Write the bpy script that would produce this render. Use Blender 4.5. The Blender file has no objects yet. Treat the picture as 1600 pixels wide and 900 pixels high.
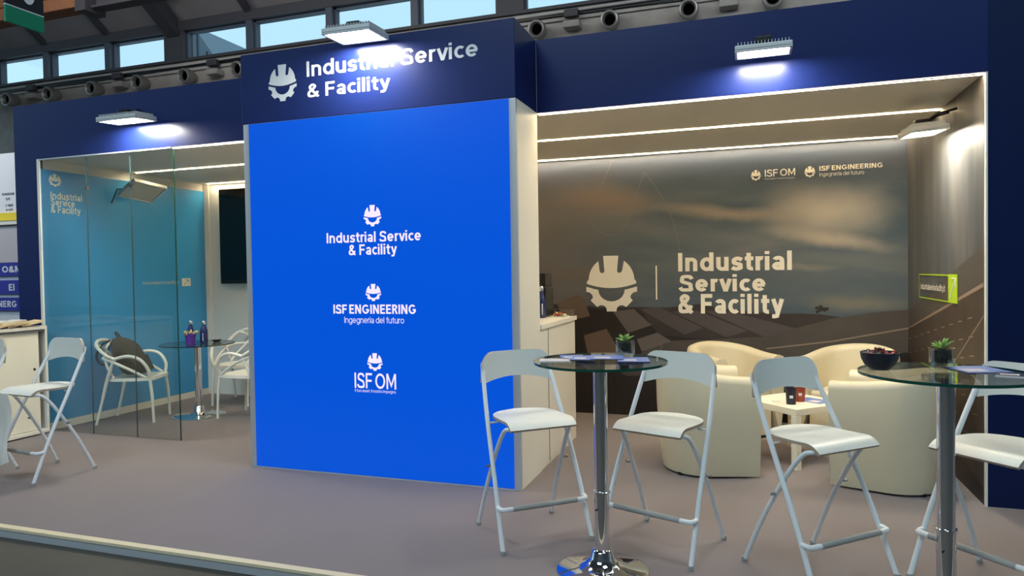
import bpy, bmesh, math, random
from mathutils import Vector, Matrix
random.seed(7)
S = bpy.context.scene
COL = S.collection
PI = math.pi
# ------------------------------------------------------------------ camera, world, exposure
cam = bpy.data.cameras.new('camera'); co = bpy.data.objects.new('camera', cam); COL.objects.link(co)
yaw, pit, rol = -0.3278, 0.0230, -0.0157
cy, sy = math.cos(yaw), math.sin(yaw)
F = Vector((sy*math.cos(pit), cy*math.cos(pit), -math.sin(pit)))
R = Vector((cy, -sy, 0)); U = R.cross(F)
R2 = R*math.cos(rol)+U*math.sin(rol); U2 = -R*math.sin(rol)+U*math.cos(rol)
M = Matrix((( R2.x, U2.x, -F.x, 1.4596), (R2.y, U2.y, -F.y, -4.423), (R2.z, U2.z, -F.z, 1.48), (0, 0, 0, 1)))
co.matrix_world = M
cam.sensor_width = 36; cam.lens = 1085.57/1600*36; cam.clip_end = 200; cam.clip_start = .05
S.camera = co
w = bpy.data.worlds.new('world'); S.world = w; w.use_nodes = True
bg = w.node_tree.nodes['Background']; bg.inputs[0].default_value = (.47, .755, .92, 1); bg.inputs[1].default_value = 1.2
S.view_settings.view_transform = 'Standard'; S.view_settings.look = 'None'
S.view_settings.exposure = 0; S.view_settings.gamma = 1; S.view_settings.use_curve_mapping = False
LED_STRENGTH = 165.0
FLOOD_STRENGTH = 165.0
def hall_fill(name, loc, size, power, color, rot=(0, 0, 0)):  # area light outside the view that fills the hall
    l = bpy.data.lights.new(name, 'AREA'); l.shape = 'RECTANGLE'; l.size, l.size_y = size; l.energy = power; l.color = color
    o = bpy.data.objects.new(name, l); COL.objects.link(o); o.location = loc; o.rotation_euler = rot
    return o
hall_fill('hall_fill', (-2.5, -10.0, 10.8), (6, 3), 800, (.74, .92, 1), (math.radians(46), 0, 0))  # general hall lighting, tilted so upright faces catch more of it
hall_fill('hall_fill', (3.5, -3.5, 9.5), (3, 3), 150, (.78, .93, 1))
hall_fill('stand_fill', (-10.2, .9, 4.6), (1.5, .4), 60, (1, .97, .95), (math.radians(50), 0, 0))  # added fill to brighten the neighbouring stand, no fitting modelled
hall_fill('hall_fill', (-9, 3.0, 9.6), (8, 2), 420, (1, .95, .9), (math.radians(62), 0, 0))  # added fill that lifts the dark concrete back wall
hall_fill('hall_fill', (4, 3.0, 9.6), (8, 2), 300, (1, .95, .9), (math.radians(62), 0, 0))  # second added fill for the back wall, further right

# ------------------------------------------------------------------ helpers
def lin(c):
    return tuple(((x/255)/12.92 if x/255 <= .04045 else ((x/255+.055)/1.055)**2.4) for x in c)
MATS = {}
def mat(name, rgb=(200, 200, 200), rough=.5, metal=0, emit=0, noise=0, nscale=20, bump=0, spec=.5, coat=0, ecol=None, srgb=True):
    if name in MATS: return MATS[name]
    m = bpy.data.materials.new(name); m.use_nodes = True; MATS[name] = m
    nt = m.node_tree; b = nt.nodes['Principled BSDF']
    c = lin(rgb) if srgb else rgb
    b.inputs['Base Color'].default_value = (*c, 1); b.inputs['Roughness'].default_value = rough
    b.inputs['Metallic'].default_value = metal; b.inputs['Specular IOR Level'].default_value = spec
    b.inputs['Coat Weight'].default_value = coat
    if emit:
        b.inputs['Emission Color'].default_value = (*(lin(ecol) if ecol else c), 1); b.inputs['Emission Strength'].default_value = emit
    if noise or bump:
        tc = nt.nodes.new('ShaderNodeTexCoord'); n = nt.nodes.new('ShaderNodeTexNoise'); n.inputs['Scale'].default_value = nscale
        n.inputs['Detail'].default_value = 5
        nt.links.new(tc.outputs['Object'], n.inputs['Vector'])
        if noise:
            mx = nt.nodes.new('ShaderNodeMix'); mx.data_type = 'RGBA'
            nt.links.new(n.outputs['Fac'], mx.inputs[0])
            mx.inputs[6].default_value = (*[x*(1-noise) for x in c], 1); mx.inputs[7].default_value = (*[min(1, x*(1+noise)) for x in c], 1)
            nt.links.new(mx.outputs[2], b.inputs['Base Color'])
        if bump:
            bp = nt.nodes.new('ShaderNodeBump'); bp.inputs['Strength'].default_value = bump; bp.inputs['Distance'].default_value = .01
            nt.links.new(n.outputs['Fac'], bp.inputs['Height']); nt.links.new(bp.outputs[0], b.inputs['Normal'])
    return m
def glass_mat(name, tint, f0=.04, rough=0.0):
    """clear sheet: tinted transparency with Schlick reflection on either face"""
    m = bpy.data.materials.new(name); m.use_nodes = True; nt = m.node_tree; nt.nodes.clear()
    out = nt.nodes.new('ShaderNodeOutputMaterial'); mx = nt.nodes.new('ShaderNodeMixShader')
    t = nt.nodes.new('ShaderNodeBsdfTransparent'); t.inputs[0].default_value = (*tint, 1)
    g = nt.nodes.new('ShaderNodeBsdfGlossy'); g.inputs['Roughness'].default_value = rough
    lw = nt.nodes.new('ShaderNodeLayerWeight'); lw.inputs[0].default_value = .5
    pw = nt.nodes.new('ShaderNodeMath'); pw.operation = 'POWER'; pw.inputs[1].default_value = 5; nt.links.new(lw.outputs['Facing'], pw.inputs[0])
    ma = nt.nodes.new('ShaderNodeMath'); ma.operation = 'MULTIPLY_ADD'; ma.inputs[1].default_value = 1-f0; ma.inputs[2].default_value = f0; nt.links.new(pw.outputs[0], ma.inputs[0])
    nt.links.new(ma.outputs[0], mx.inputs[0]); nt.links.new(t.outputs[0], mx.inputs[1]); nt.links.new(g.outputs[0], mx.inputs[2])
    nt.links.new(mx.outputs[0], out.inputs[0]); MATS[name] = m
    return m

class MB:
    def __init__(s): s.v = []; s.f = []; s.m = []; s.mats = []
    def mi(s, m):
        if m not in s.mats: s.mats.append(m)
        return s.mats.index(m)
    def add(s, vs, fs, m):
        o = len(s.v); s.v += [tuple(v) for v in vs]; k = s.mi(m)
        for f in fs: s.f.append([i+o for i in f]); s.m.append(k)
    def box(s, x0, x1, y0, y1, z0, z1, m, mx=None):
        vs = [Vector((x, y, z)) for x in (x0, x1) for y in (y0, y1) for z in (z0, z1)]
        if mx is not None: vs = [mx @ v for v in vs]
        s.add(vs, [(0, 1, 3, 2), (4, 6, 7, 5), (0, 4, 5, 1), (2, 3, 7, 6), (0, 2, 6, 4), (1, 5, 7, 3)], m)
    def tube(s, pts, r, m, seg=10, closed=False, cap=True):
        P = [Vector(p) for p in pts]; n = len(P); rs = r if isinstance(r, (list, tuple)) else [r]*n
        vs = []; fs = []; up = None
        for i in range(n):
            if closed: t = (P[(i+1) % n]-P[i-1])
            else: t = P[min(i+1, n-1)]-P[max(i-1, 0)]
            t.normalize()
            if up is None:
                a = Vector((0, 0, 1)) if abs(t.z) < .9 else Vector((1, 0, 0)); up = a
            up = (up - t*up.dot(t)).normalized(); sd = t.cross(up)
            for k in range(seg):
                an = 2*PI*k/seg; vs.append(P[i]+(up*math.cos(an)+sd*math.sin(an))*rs[i])
        for i in range(n if closed else n-1):
            for k in range(seg):
                a = i*seg+k; b = i*seg+(k+1) % seg; c = ((i+1) % n)*seg+(k+1) % seg; d = ((i+1) % n)*seg+k
                fs.append((a, d, c, b))
        if cap and not closed:
            fs.append(tuple(range(seg))); fs.append(tuple((n-1)*seg+k for k in reversed(range(seg))))
        s.add(vs, fs, m)
    def lathe(s, prof, m, c=(0, 0, 0), seg=32, mx=None):
        vs = []; fs = []; n = len(prof)
        for (r, z) in prof:
            for k in range(seg):
                a = 2*PI*k/seg; v = Vector((r*math.cos(a), r*math.sin(a), z))
                if mx is not None: v = mx @ v
                vs.append(v+Vector(c))
        for i in range(n-1):
            for k in range(seg):
                fs.append((i*seg+k, i*seg+(k+1) % seg, (i+1)*seg+(k+1) % seg, (i+1)*seg+k))
        if prof[0][0] > 1e-6: fs.append(tuple(reversed(range(seg))))
        if prof[-1][0] > 1e-6: fs.append(tuple((n-1)*seg+k for k in range(seg)))
        s.add(vs, fs, m)
    def slab(s, fn, nu, nv, th, m, edge=None):
        """closed curved slab: fn(u,v) top surface, thickness along normal"""
        g = [[Vector(fn(i/nu, j/nv)) for j in range(nv+1)] for i in range(nu+1)]
        top = []; bot = []
        for i in range(nu+1):
            for j in range(nv+1):
                du = g[min(i+1, nu)][j]-g[max(i-1, 0)][j]; dv = g[i][min(j+1, nv)]-g[i][max(j-1, 0)]
                n = du.cross(dv)
                n = n.normalized() if n.length > 1e-12 else Vector((0, 0, 1))
                top.append(g[i][j]); bot.append(g[i][j]-n*th)
        N = len(top); W = nv+1; fs = []
        for i in range(nu):
            for j in range(nv):
                a = i*W+j; fs.append((a, a+W, a+W+1, a+1)); fs.append((N+a, N+a+1, N+a+W+1, N+a+W))
        ring = [i*W for i in range(nu)]+[nu*W+j for j in range(nv)]+[i*W+nv for i in range(nu, 0, -1)]+[j for j in range(nv, 0, -1)]
        for k in range(len(ring)):
            a = ring[k]; b = ring[(k+1) % len(ring)]; fs.append((a, N+a, N+b, b))
        s.add(top+bot, fs, m)
        if edge:
            k = s.mi(edge)
            for i in range(len(ring)): s.m[-1-i] = k
    def poly(s, pts, m): s.add(pts, [tuple(range(len(pts)))], m)
    def build(s, name, parent=None, smooth=False, bevel=0, angle=35):
        me = bpy.data.meshes.new(name); me.from_pydata(s.v, [], s.f); 
        for m in s.mats: me.materials.append(m)
        for p, k in zip(me.polygons, s.m): p.material_index = k; p.use_smooth = smooth
        bm = bmesh.new(); bm.from_mesh(me); bmesh.ops.recalc_face_normals(bm, faces=bm.faces); bm.to_mesh(me); bm.free()
        if smooth: me.set_sharp_from_angle(angle=math.radians(angle))
        me.update()
        o = bpy.data.objects.new(name, me); COL.objects.link(o)
        if parent: o.parent = parent
        if bevel:
            b = o.modifiers.new('bevel', 'BEVEL'); b.width = bevel; b.segments = 2; b.limit_method = 'ANGLE'
        return o
def tag(o, label=None, cat=None, group=None, kind=None):
    if label: o['label'] = label
    if cat: o['category'] = cat
    if group: o['group'] = group
    if kind: o['kind'] = kind
    return o
def thing(name, label, cat, loc=(0, 0, 0), rz=0, group=None):
    o = bpy.data.objects.new(name, None); COL.objects.link(o); o.location = loc; o.rotation_euler = (0, 0, rz); o.empty_display_size = .1
    return tag(o, label, cat, group)
def dup(root, loc, rz, label, group=None):
    def cp(o, par):
        c = o.copy(); COL.objects.link(c)
        if par: c.parent = par; c.matrix_parent_inverse = o.matrix_parent_inverse
        for ch in list(o.children): cp(ch, c)
        return c
    r = cp(root, None); r.location = loc; r.rotation_euler = (root.rotation_euler[0], root.rotation_euler[1], rz); r['label'] = label
    if group: r['group'] = group
    return r
def spline(pts, n=8, closed=False):
    P = [Vector(p) for p in pts]; L = len(P); out = []
    for i in range(L if closed else L-1):
        if closed: a, b, c, d = P[i-1], P[i], P[(i+1) % L], P[(i+2) % L]
        else: a, b, c, d = P[max(i-1, 0)], P[i], P[i+1], P[min(i+2, L-1)]
        for k in range(n):
            t = k/n
            out.append(.5*((2*b)+(c-a)*t+(2*a-5*b+4*c-d)*t*t+(3*b-a-3*c+d)*t**3))
    if not closed: out.append(P[-1])
    return out
def struct(name, mb, **k): return tag(mb.build(name, **k), kind='structure')

# flat placement frames: (origin, x direction, up)
def plane(axis, c):
    if axis == 'y': return lambda a, b: (a, c, b)          # faces -y, a = x
    if axis == 'x-': return lambda a, b: (c, -a, b)        # faces -x, a = -y
    if axis == 'x+': return lambda a, b: (c, a, b)         # faces +x, a = y
def strokes(ch, w):
    """centre lines of one letter (cap height 1, x-height .74) for stroke width w, and its advance"""
    h = w/2; X = .74; out = []
    L = lambda *p: out.append([(p[i], p[i+1]) for i in range(0, len(p), 2)])
    def A(cx, c_y, rx, ry, a0, a1, n=18): out.append([(cx+rx*math.cos(math.radians(a0+(a1-a0)*i/n)), c_y+ry*math.sin(math.radians(a0+(a1-a0)*i/n))) for i in range(n+1)])
    def C(*p): out.append([(q.x, q.y) for q in spline([(p[i], p[i+1], 0) for i in range(0, len(p), 2)], 6)])
    sp = .10+h*.2
    if ch == ' ': return out, .28
    if ch == '~': return out, .17
    if ch in 'nmhur':
        if ch == 'u': L(.56-h, 0, .56-h, X); L(h, X, h, .28); A(.28, .28, .28-h, .28-h, 180, 360)
        else:
            L(h, 0, h, 1 if ch == 'h' else X)
            if ch == 'r': A(.27, X-.27, .27-h, .27-h, 180, 70); return out, .36+sp*.4
            wd = .56 if ch != 'm' else .50
            A(wd/2, X-.27, wd/2-h, .27-h, 180, 0); L(wd-h, X-.27, wd-h, 0)
            if ch == 'm': A(wd*1.5-h*2+h, X-.27, wd/2-h, .27-h, 180, 0); L(2*wd-w-h+h, X-.27, 2*wd-w, 0); return out, 2*wd-h+sp
        return out, .56+sp
    if ch in 'dbpqgoec':
        if ch == 'c': A(.30, X/2, .30-h, X/2-h, 48, 312, 24); return out, .52+sp*.5
        if ch == 'e': A(.30, X/2, .30-h, X/2-h, 0, 318, 26); L(h, X/2-.01, .60-h*.4, X/2-.01); return out, .60+sp
        A(.31, X/2, .31-h, X/2-h, 0, 360, 28)
        if ch == 'd': L(.62-h, 0, .62-h, 1)
        if ch == 'b': L(h, 0, h, 1)
        if ch == 'p': L(h, -.22, h, X)
        if ch == 'g': L(.62-h, X, .62-h, -.02); A(.31, -.0, .31-h, .25-h, 0, -150, 16)
        return out, .62+sp
    if ch == 'a': A(.26, X-.24, .26-h, .24-h, 160, 0); L(.52-h, X-.24, .52-h, 0); A(.25, .215, .25-h, .215-h, 0, 360, 22); return out, .52+sp
    if ch == 's': C(.47, X-.17, .36, X-h-.01, .24, X-h, .10+h*.3, X-h-.06, h+.02, X*.72, .13, X*.56, .26, X*.49, .40, X*.42, .48-h, X*.27, .40, h+.05, .25, h, .12, h+.02, .03, .17); return out, .48+sp
    if ch == 'S': C(.58, .74, .50, .90-h*.3, .34, 1-h, .16, .97-h, h+.02, .76, .12, .60, .31, .515, .50, .43, .62-h, .26, .54, .08+h*.4, .33, h, .12, .06+h*.5, .02, .25); return out, .63+sp
    if ch == 'i': L(h, 0, h, X); L(h, .84, h, 1.0); return out, w+sp
    if ch == 'l': L(h, 0, h, 1); return out, w+sp
    if ch == 't': L(.17, .93, .17, .2); A(.17+.15, .2, .15, .2-h, 180, 285, 8); L(0, X-h, .38, X-h); return out, .38+sp*.7
    if ch == 'f': L(.16, 0, .16, .78); A(.16+.16, .78, .16, .22-h, 180, 80, 8); L(0, X-h, .36, X-h); return out, .36+sp*.6
    if ch == 'v': L(h*.9, X, .29, 0); L(.58-h*.9, X, .29, 0); return out, .58+sp*.25
    if ch == 'y': L(h*.9, X, .30, .06); L(.58-h*.9, X, .26, -.10, .19, -.22+h, .04, -.22+h); return out, .58+sp*.5
    if ch == '&': C(.66, .02, .42, .34, .20, .62, .17, .80, .32, 1-h, .46, .80, .34, .60, .12, .40, h, .22, .14, h+.02, .34, h+.01, .52, .16, .62, .42); return out, .70+sp
    if ch == 'I': L(h, 0, h, 1); return out, w+sp*1.1
    if ch == 'F': L(h, 0, h, 1); L(h, 1-h, .56, 1-h); L(h, .50, .52, .50); return out, .56+sp
    if ch == 'E': L(h, 0, h, 1); L(h, 1-h, .56, 1-h); L(h, .51, .52, .51); L(h, h, .57, h); return out, .57+sp
    if ch == 'O' : A(.43, .5, .43-h, .5-h, 0, 360, 32); return out, .86+sp
    if ch == 'G': A(.42, .5, .42-h, .5-h, 42, 352, 30); L(.46, .44, .84-h*.6, .44); return out, .84+sp
    if ch == 'C': A(.42, .5, .42-h, .5-h, 42, 318, 28); return out, .80+sp
    if ch == 'M': L(h, 0, h, 1); L(h*1.2, 1-h*.2, .42, .22, .84-h*1.2, 1-h*.2); L(.84-h, 1, .84-h, 0); return out, .84+sp*1.1
    if ch == 'N': L(h, 0, h, 1); L(h*1.3, 1-h*.3, .70-h*1.3, h*.3); L(.70-h, 0, .70-h, 1); return out, .70+sp*1.1
    if ch in 'RPB':
        L(h, 0, h, 1); L(h, 1-h, .34, 1-h); A(.34, .74, .24-h, .26-h, 90, -90, 12); L(.34, .48+h*.0, h, .48)
        if ch == 'R': L(.34, .48, .60-h*.7, 0)
        if ch == 'B': L(h, h, .34, h); A(.34, .25, .26-h, .25-h, 90, -90, 12)
        return out, .60+sp
    if ch == 'T': L(0, 1-h, .62, 1-h); L(.31, 0, .31, 1); return out, .62+sp*.6
    if ch == 'A': L(h*.9, 0, .36, 1-h*.2, .72-h*.9, 0); L(.16, .28, .56, .28); return out, .72+sp*.6
    if ch == 'Z': L(.02, 1-h, .58-h, 1-h, h, h, .60, h); return out, .60+sp
    if ch == 'Y': L(h*.9, 1, .33, .42, .66-h*.9, 1); L(.33, 0, .33, .45); return out, .66+sp*.6
    if ch == '0': A(.30, .5, .30-h, .5-h, 0, 360, 28); return out, .60+sp
    if ch == '5': L(.52, 1-h, .12, 1-h, .09, .55); A(.27, .32, .27-h, .32-h, 130, -150, 20); return out, .54+sp
    if ch == '4': L(.42, 0, .42, 1); L(.42, 1-h, .03, .27, .56, .27); return out, .56+sp
    if ch == '/': L(.02, -.05, .36, 1.05); return out, .38+sp*.5
    if ch == '.': L(h, 0, h, w); return out, w+sp
    if ch == ',': L(h, w, h*.6, -.1); return out, w+sp
    return out, .3
def text_shape(s, weight):
    w = .095+weight*3.6; vs = []; fs = []; x = 0
    for ch in s:
        st, adv = strokes(ch, w)
        for si, p in enumerate(st):
            q = [Vector(c) for c in p]; n = len(q); o = len(vs); closed = (q[0]-q[-1]).length < 1e-5
            for i in range(n):
                a = q[i]-q[i-1] if i else (q[-1]-q[-2] if closed else q[1]-q[0]); b = q[i+1]-q[i] if i < n-1 else (q[1]-q[0] if closed else q[-1]-q[-2])
                a = a.normalized(); b = b.normalized(); t = (a+b); t = t.normalized() if t.length > .15 else b
                nn = Vector((-t.y, t.x)); k = w/2/max(.55, nn.dot(Vector((-a.y, a.x))))
                vs += [(q[i].x+nn.x*k+x, q[i].y+nn.y*k, si+.9*i/n), (q[i].x-nn.x*k+x, q[i].y-nn.y*k, si+.9*i/n)]
            for i in range(n-1): fs.append((o+2*i, o+2*i+1, o+2*i+3, o+2*i+2))
        x += adv
    return vs, fs
def text(mb, s, pl, x0, x1, z0, z1, m, weight=.02):
    vs, fs = text_shape(s, weight)
    a0 = min(v[0] for v in vs); a1 = max(v[0] for v in vs); b0 = min(v[1] for v in vs); b1 = max(v[1] for v in vs)
    o = Vector(pl(0, 0)); n = (Vector(pl(1, 0))-o).cross(Vector(pl(0, 1))-o)
    mb.add([Vector(pl(x0+(v[0]-a0)/(a1-a0)*(x1-x0), z0+(v[1]-b0)/(b1-b0)*(z1-z0)))+n*(.00025*v[2]) for v in vs], fs, m)
def lettering(parent, pl, lines, m, weight=.02):
    for l in lines:
        mb = MB(); text(mb, l[0], pl, *l[1:5], m, l[5] if len(l) > 5 else weight); mb.build('lettering', parent)
def arc(cx, cy_, r, a0, a1, n):
    return [(cx+r*math.cos(math.radians(a0+(a1-a0)*i/n)), cy_+r*math.sin(math.radians(a0+(a1-a0)*i/n))) for i in range(n+1)]
def emblem_polys():
    # helmet over a half gear, unit = half width, centre (0,0) at middle height
    helm = [(-.98, .02)]+[(-.97, .07), (-.90, .16)]
    helm += arc(0, .12, .90, 178, 124, 8)[0:]                      # left dome
    helm += [(-.46, .50)]+[(-.44, .44), (-.38, .40), (-.31, .41), (-.27, .47)]
    helm += [(-.31, 1.07), (.29, 1.07), (.23, .47), (.27, .41), (.34, .40), (.40, .44), (.43, .50)]
    helm += arc(0, .12, .90, 56, 2, 8)
    helm += [(.90, .16), (.97, .07), (.98, .02), (.96, -.02)]
    helm += [(x, -.19+.17*(x/.96)**2) for x in [.8, .6, .4, .2, 0, -.2, -.4, -.6, -.8, -.96]]
    gear = [(-1.0, -.13), (-.64, -.23), (-.52, -.25)]
    gear += [(x*.52, -.25-.46*math.sqrt(max(0, 1-x*x))) for x in [-.95, -.8, -.6, -.3, 0, .3, .6, .8, .95]]
    gear += [(.52, -.25), (.64, -.23), (1.0, -.13), (1.0, -.33)]
    half = [(1.0, -.33), (.86, -.36), (.76, -.46), (.74, -.56), (.83, -.67), (.57, -.93), (.46, -.86), (.34, -.86), (.24, -.92), (.20, -1.0), (.19, -1.10)]
    gear += half[1:] + [(-x, z) for x, z in reversed(half)]
    return helm, gear
def emblem(parent, pl, cx, cz, hw, hh, m):
    mb = MB()
    for p in emblem_polys(): mb.poly([pl(cx+x*hw, cz+z*hh/1.09) for x, z in p], m)
    return mb.build('emblem', parent)

# ------------------------------------------------------------------ materials
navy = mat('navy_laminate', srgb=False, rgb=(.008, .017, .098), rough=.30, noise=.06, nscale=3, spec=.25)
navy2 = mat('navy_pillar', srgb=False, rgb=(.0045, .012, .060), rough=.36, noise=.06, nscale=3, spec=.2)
white = mat('white_laminate', rgb=(226, 222, 212), rough=.45, noise=.02, nscale=4)
whitew = mat('white_wall', rgb=(214, 214, 210), rough=.6, noise=.02, nscale=3)
ceilm = mat('ceiling_panel', rgb=(224, 217, 204), rough=.6, noise=.02, nscale=3)
alu = mat('aluminium_profile', rgb=(190, 192, 198), rough=.4, metal=.3)
chrome = mat('chrome', rgb=(225, 225, 228), rough=.06, metal=1, noise=.01)
steel = mat('brushed_steel', rgb=(150, 150, 155), rough=.25, metal=1, noise=.05, nscale=60)
whitemetal = mat('white_painted_metal', rgb=(222, 224, 226), rough=.4, noise=.02)
greymetal = mat('grey_grip', rgb=(150, 150, 148), rough=.55, noise=.05)
chairwood = mat('white_lacquered_plywood', rgb=(216, 217, 212), rough=.38, noise=.015, nscale=6)
plyedge = mat('plywood_edge', rgb=(168, 150, 130), rough=.6, noise=.1, nscale=40)
leather = mat('cream_leatherette', rgb=(208, 196, 168), rough=.42, noise=.03, nscale=8, bump=.12)
lackw = mat('white_foil', rgb=(232, 226, 208), rough=.4, noise=.02)
plasticw = mat('white_plastic', rgb=(232, 230, 222), rough=.35, noise=.02)
black = mat('black_plastic', rgb=(14, 14, 16), rough=.35, noise=.1)
blackgloss = mat('black_gloss', rgb=(4, 5, 8), rough=.08, noise=.1)
printw = mat('cream_print', rgb=(246, 240, 228), rough=.5, noise=.01)
glass = glass_mat('clear_glass', (.94, .965, .96)); wpane = glass_mat('window_pane', (.985, .995, 1))
gtop = glass_mat('table_glass', (.935, .965, .95), .09)
jar = glass_mat('jar_glass', (.95, .97, .95), .13)
gedge = mat('green_glass_edge', rgb=(22, 70, 58), rough=.1, noise=.1)
led = mat('led_diffuser', srgb=False, rgb=(1, .78, .46), emit=LED_STRENGTH)
lens = mat('flood_lens', srgb=False, rgb=(1, .95, .82), emit=FLOOD_STRENGTH)
lens2 = mat('flood_lens_dim', srgb=False, rgb=(1, .92, .72), emit=110)
lensoff = mat('flood_lens_off', rgb=(200, 196, 180), rough=.25, noise=.03)
screenblue = mat('led_screen_blue', srgb=False, rgb=(.0, .014, .05), rough=.32, emit=1, ecol=(0, 80, 212), noise=0, spec=.25)
screenwhite = mat('led_screen_white', rgb=(20, 20, 20), rough=.3, emit=1.0, ecol=(250, 236, 255))
signwhite = mat('white_vinyl', rgb=(205, 208, 214), rough=.45, noise=.01)

# ------------------------------------------------------------------ floor, hall
Z = 0.0
carpet = mat('grey_mauve_carpet', rgb=(126, 117, 118), rough=.8, noise=.05, nscale=2.2, spec=.25)
mb = MB(); mb.box(-7.2, 6.5, -1.47, 2.78, -.055, 0, carpet); struct('floor', mb)
mb = MB(); mb.box(-7.2, 6.5, -1.515, -1.47, -.012, .004, mat('cream_edge', rgb=(214, 200, 168), rough=.5, noise=.05))
struct('trim_1', mb)
mb = MB(); mb.box(-7.2, 6.5, -1.509, -1.4701, -.058, -.012, alu); struct('trim_2', mb)
m = mat('hall_concrete', rgb=(72, 68, 62), rough=.75, noise=.35, nscale=1.6, bump=.3)
mb = MB(); mb.box(-45, 35, -25, 14, -.16, -.06, m); struct('floor_hall', mb)
concrete = mat('weathered_concrete', rgb=(158, 154, 150), rough=.9, noise=.35, nscale=2.5, bump=.4)
roofm = mat('hall_roof_panel', rgb=(128, 122, 124), rough=.9, noise=.12, nscale=.8)
darkm = mat('dark_steel', rgb=(52, 50, 56), rough=.6, noise=.1)
framem = mat('window_frame_steel', rgb=(60, 66, 80), rough=.5, noise=.1)
mb = MB(); mb.box(-45, 35, 12, 12.4, -.06, 7.80, concrete); mb.box(-45, 35, 11.93, 12.0, 7.50, 7.74, concrete)
struct('wall_hall', mb)
mb = MB(); mb.box(-45, 35, -24.4, -24, -.06, 10.0, concrete); struct('wall_light_block', mb)  # unseen wall behind the camera, added and raised to block low sky light
mb = MB(); mb.box(-14, -6.5, -13, -12.6, -.06, 3.4, mat('reflection_dark', rgb=(46, 48, 60), rough=.6, noise=.1)); struct('wall_reflection_1', mb)  # unseen dark block, added to give chrome and glass something to reflect
mb = MB(); mb.box(-2.2, 1.8, -12.4, -12, -.06, 3.0, MATS['reflection_dark']); struct('wall_reflection_2', mb)  # another unseen block added for the reflections
mb = MB(); mb.box(5.5, 12, -12.8, -12.4, -.06, 3.6, MATS['reflection_dark']); struct('wall_reflection_3', mb)  # third unseen reflection block, also dims light from the front
mb = MB(); mb.box(-45, 35, 11.90, 12.35, 7.80, 7.88, darkm); struct('trim_3', mb)
mb = MB(); mb.box(-45, 35, 11.90, 12.35, 8.70, 8.98, darkm); struct('trim_4', mb)
# roof: rising soffit towards the viewer then level
def soffit(y): return 8.98+(12.0-y)*.72
mb = MB(); 
mb.add([(-45, 12.4, 8.98), (35, 12.4, 8.98), (35, 2, soffit(2)), (-45, 2, soffit(2)), (35, -25, soffit(2)), (-45, -25, soffit(2)),
        (-45, 12.4, 9.2), (35, 12.4, 9.2), (35, 2, soffit(2)+.2), (-45, 2, soffit(2)+.2), (35, -25, soffit(2)+.2), (-45, -25, soffit(2)+.2)],
       [(0, 1, 2, 3), (3, 2, 4, 5), (6, 9, 8, 7), (9, 11, 10, 8), (0, 6, 7, 1), (5, 4, 10, 11), (0, 3, 9, 6), (3, 5, 11, 9), (1, 7, 8, 2), (2, 8, 10, 4)], roofm)
struct('ceiling_hall', mb)
mull = [-34.9, -32.5, -30.1, -27.4, -24.9, -22.0, -19.67, -17.08, -14.5, -11.82, -9.2, -6.65, -4.05, -1.4, 1.2, 3.75, 6.4, 9.0, 11.6]
for i, x in enumerate(mull):
    big = x in (-24.9, -14.5, -4.05, 6.4)
    hwd = .36 if big else .1
    mb = MB(); mb.box(x-hwd, x+hwd, 11.92, 12.3, 7.88, 8.70, darkm if big else framem); struct('trim_%d' % (i+5), mb)
for i in range(len(mull)-1):
    a = mull[i]+(.36 if mull[i] in (-24.9, -14.5, -4.05, 6.4) else .1); b = mull[i+1]-(.36 if mull[i+1] in (-24.9, -14.5, -4.05, 6.4) else .1)
    mb = MB(); mb.box(a, b, 12.1, 12.12, 7.88, 8.70, wpane)
    wo = struct('window_%d' % (i+1), mb)
    mb = MB()
    for (x0, x1, z0, z1) in ((a, a+.05, 7.88, 8.7), (b-.05, b, 7.88, 8.7), (a, b, 7.88, 7.92), (a, b, 8.65, 8.7)): mb.box(x0, x1, 12.05, 12.16, z0, z1, framem)
    mb.build('window_frame', wo)
# roof ribs
for i, x in enumerate(mull):
    mb = MB(); big = x in (-24.9, -14.5, -4.05, 6.4); hw = .22 if big else .1; d = .5 if big else .14
    mb.add([(x+s*hw, y, soffit(y)-o-.005) for s in (-1, 1) for y in (11.9, 2.2) for o in (0, d)],
           [(0, 1, 3, 2), (4, 6, 7, 5), (0, 4, 5, 1), (2, 3, 7, 6), (0, 2, 6, 4), (1, 5, 7, 3)], darkm)
    struct('trim_%d' % (i+30), mb)
# timber purlin and brackets
timber = mat('brown_timber', rgb=(124, 78, 48), rough=.7, noise=.3, nscale=6)
t = thing('roof_beam', 'brown timber beam hung under the dark hall roof, top left', 'beam', (-20, 7.4, 7.5))
mb = MB(); mb.box(-10, 7.45, -.2, .2, 0, .28, timber); mb.box(-10, 7.45, -.22, .22, .285, .75, timber); mb.build('timber', t, bevel=.02)
mb = MB(); mb.box(7.45, 7.75, -.26, .26, -.12, .85, darkm); mb.build('steel_shoe', t)
for x in (-3, 2.2, 7.6):
    mb = MB(); mb.box(x-.06, x+.06, -.06, .06, .752 if x < 7 else .852, soffit(7.4)-7.5-.06, darkm); mb.build('hanger', t)
t = thing('roof_beam', 'dark steel beam continuing from the timber beam under the hall roof', 'beam', (-12.2, 7.4, 7.45))
mb = MB(); mb.box(0, 12, -.15, .15, 0, .05, darkm); mb.box(0, 12, -.02, .02, .05, .55, darkm); mb.box(0, 12, -.15, .15, .55, .6, darkm); mb.build('girder', t)
mb = MB(); mb.box(5, 5.1, -.05, .05, .6, soffit(7.4)-7.45-.06, darkm); mb.build('hanger', t)
mb = MB(); mb.tube([(-45, 8.6, soffit(8.6)-.25), (20, 8.6, soffit(8.6)-.25)], .05, darkm); tag(mb.build('roof_pipe'), 'thin dark pipe running under the hall roof panels', 'pipe')
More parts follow.
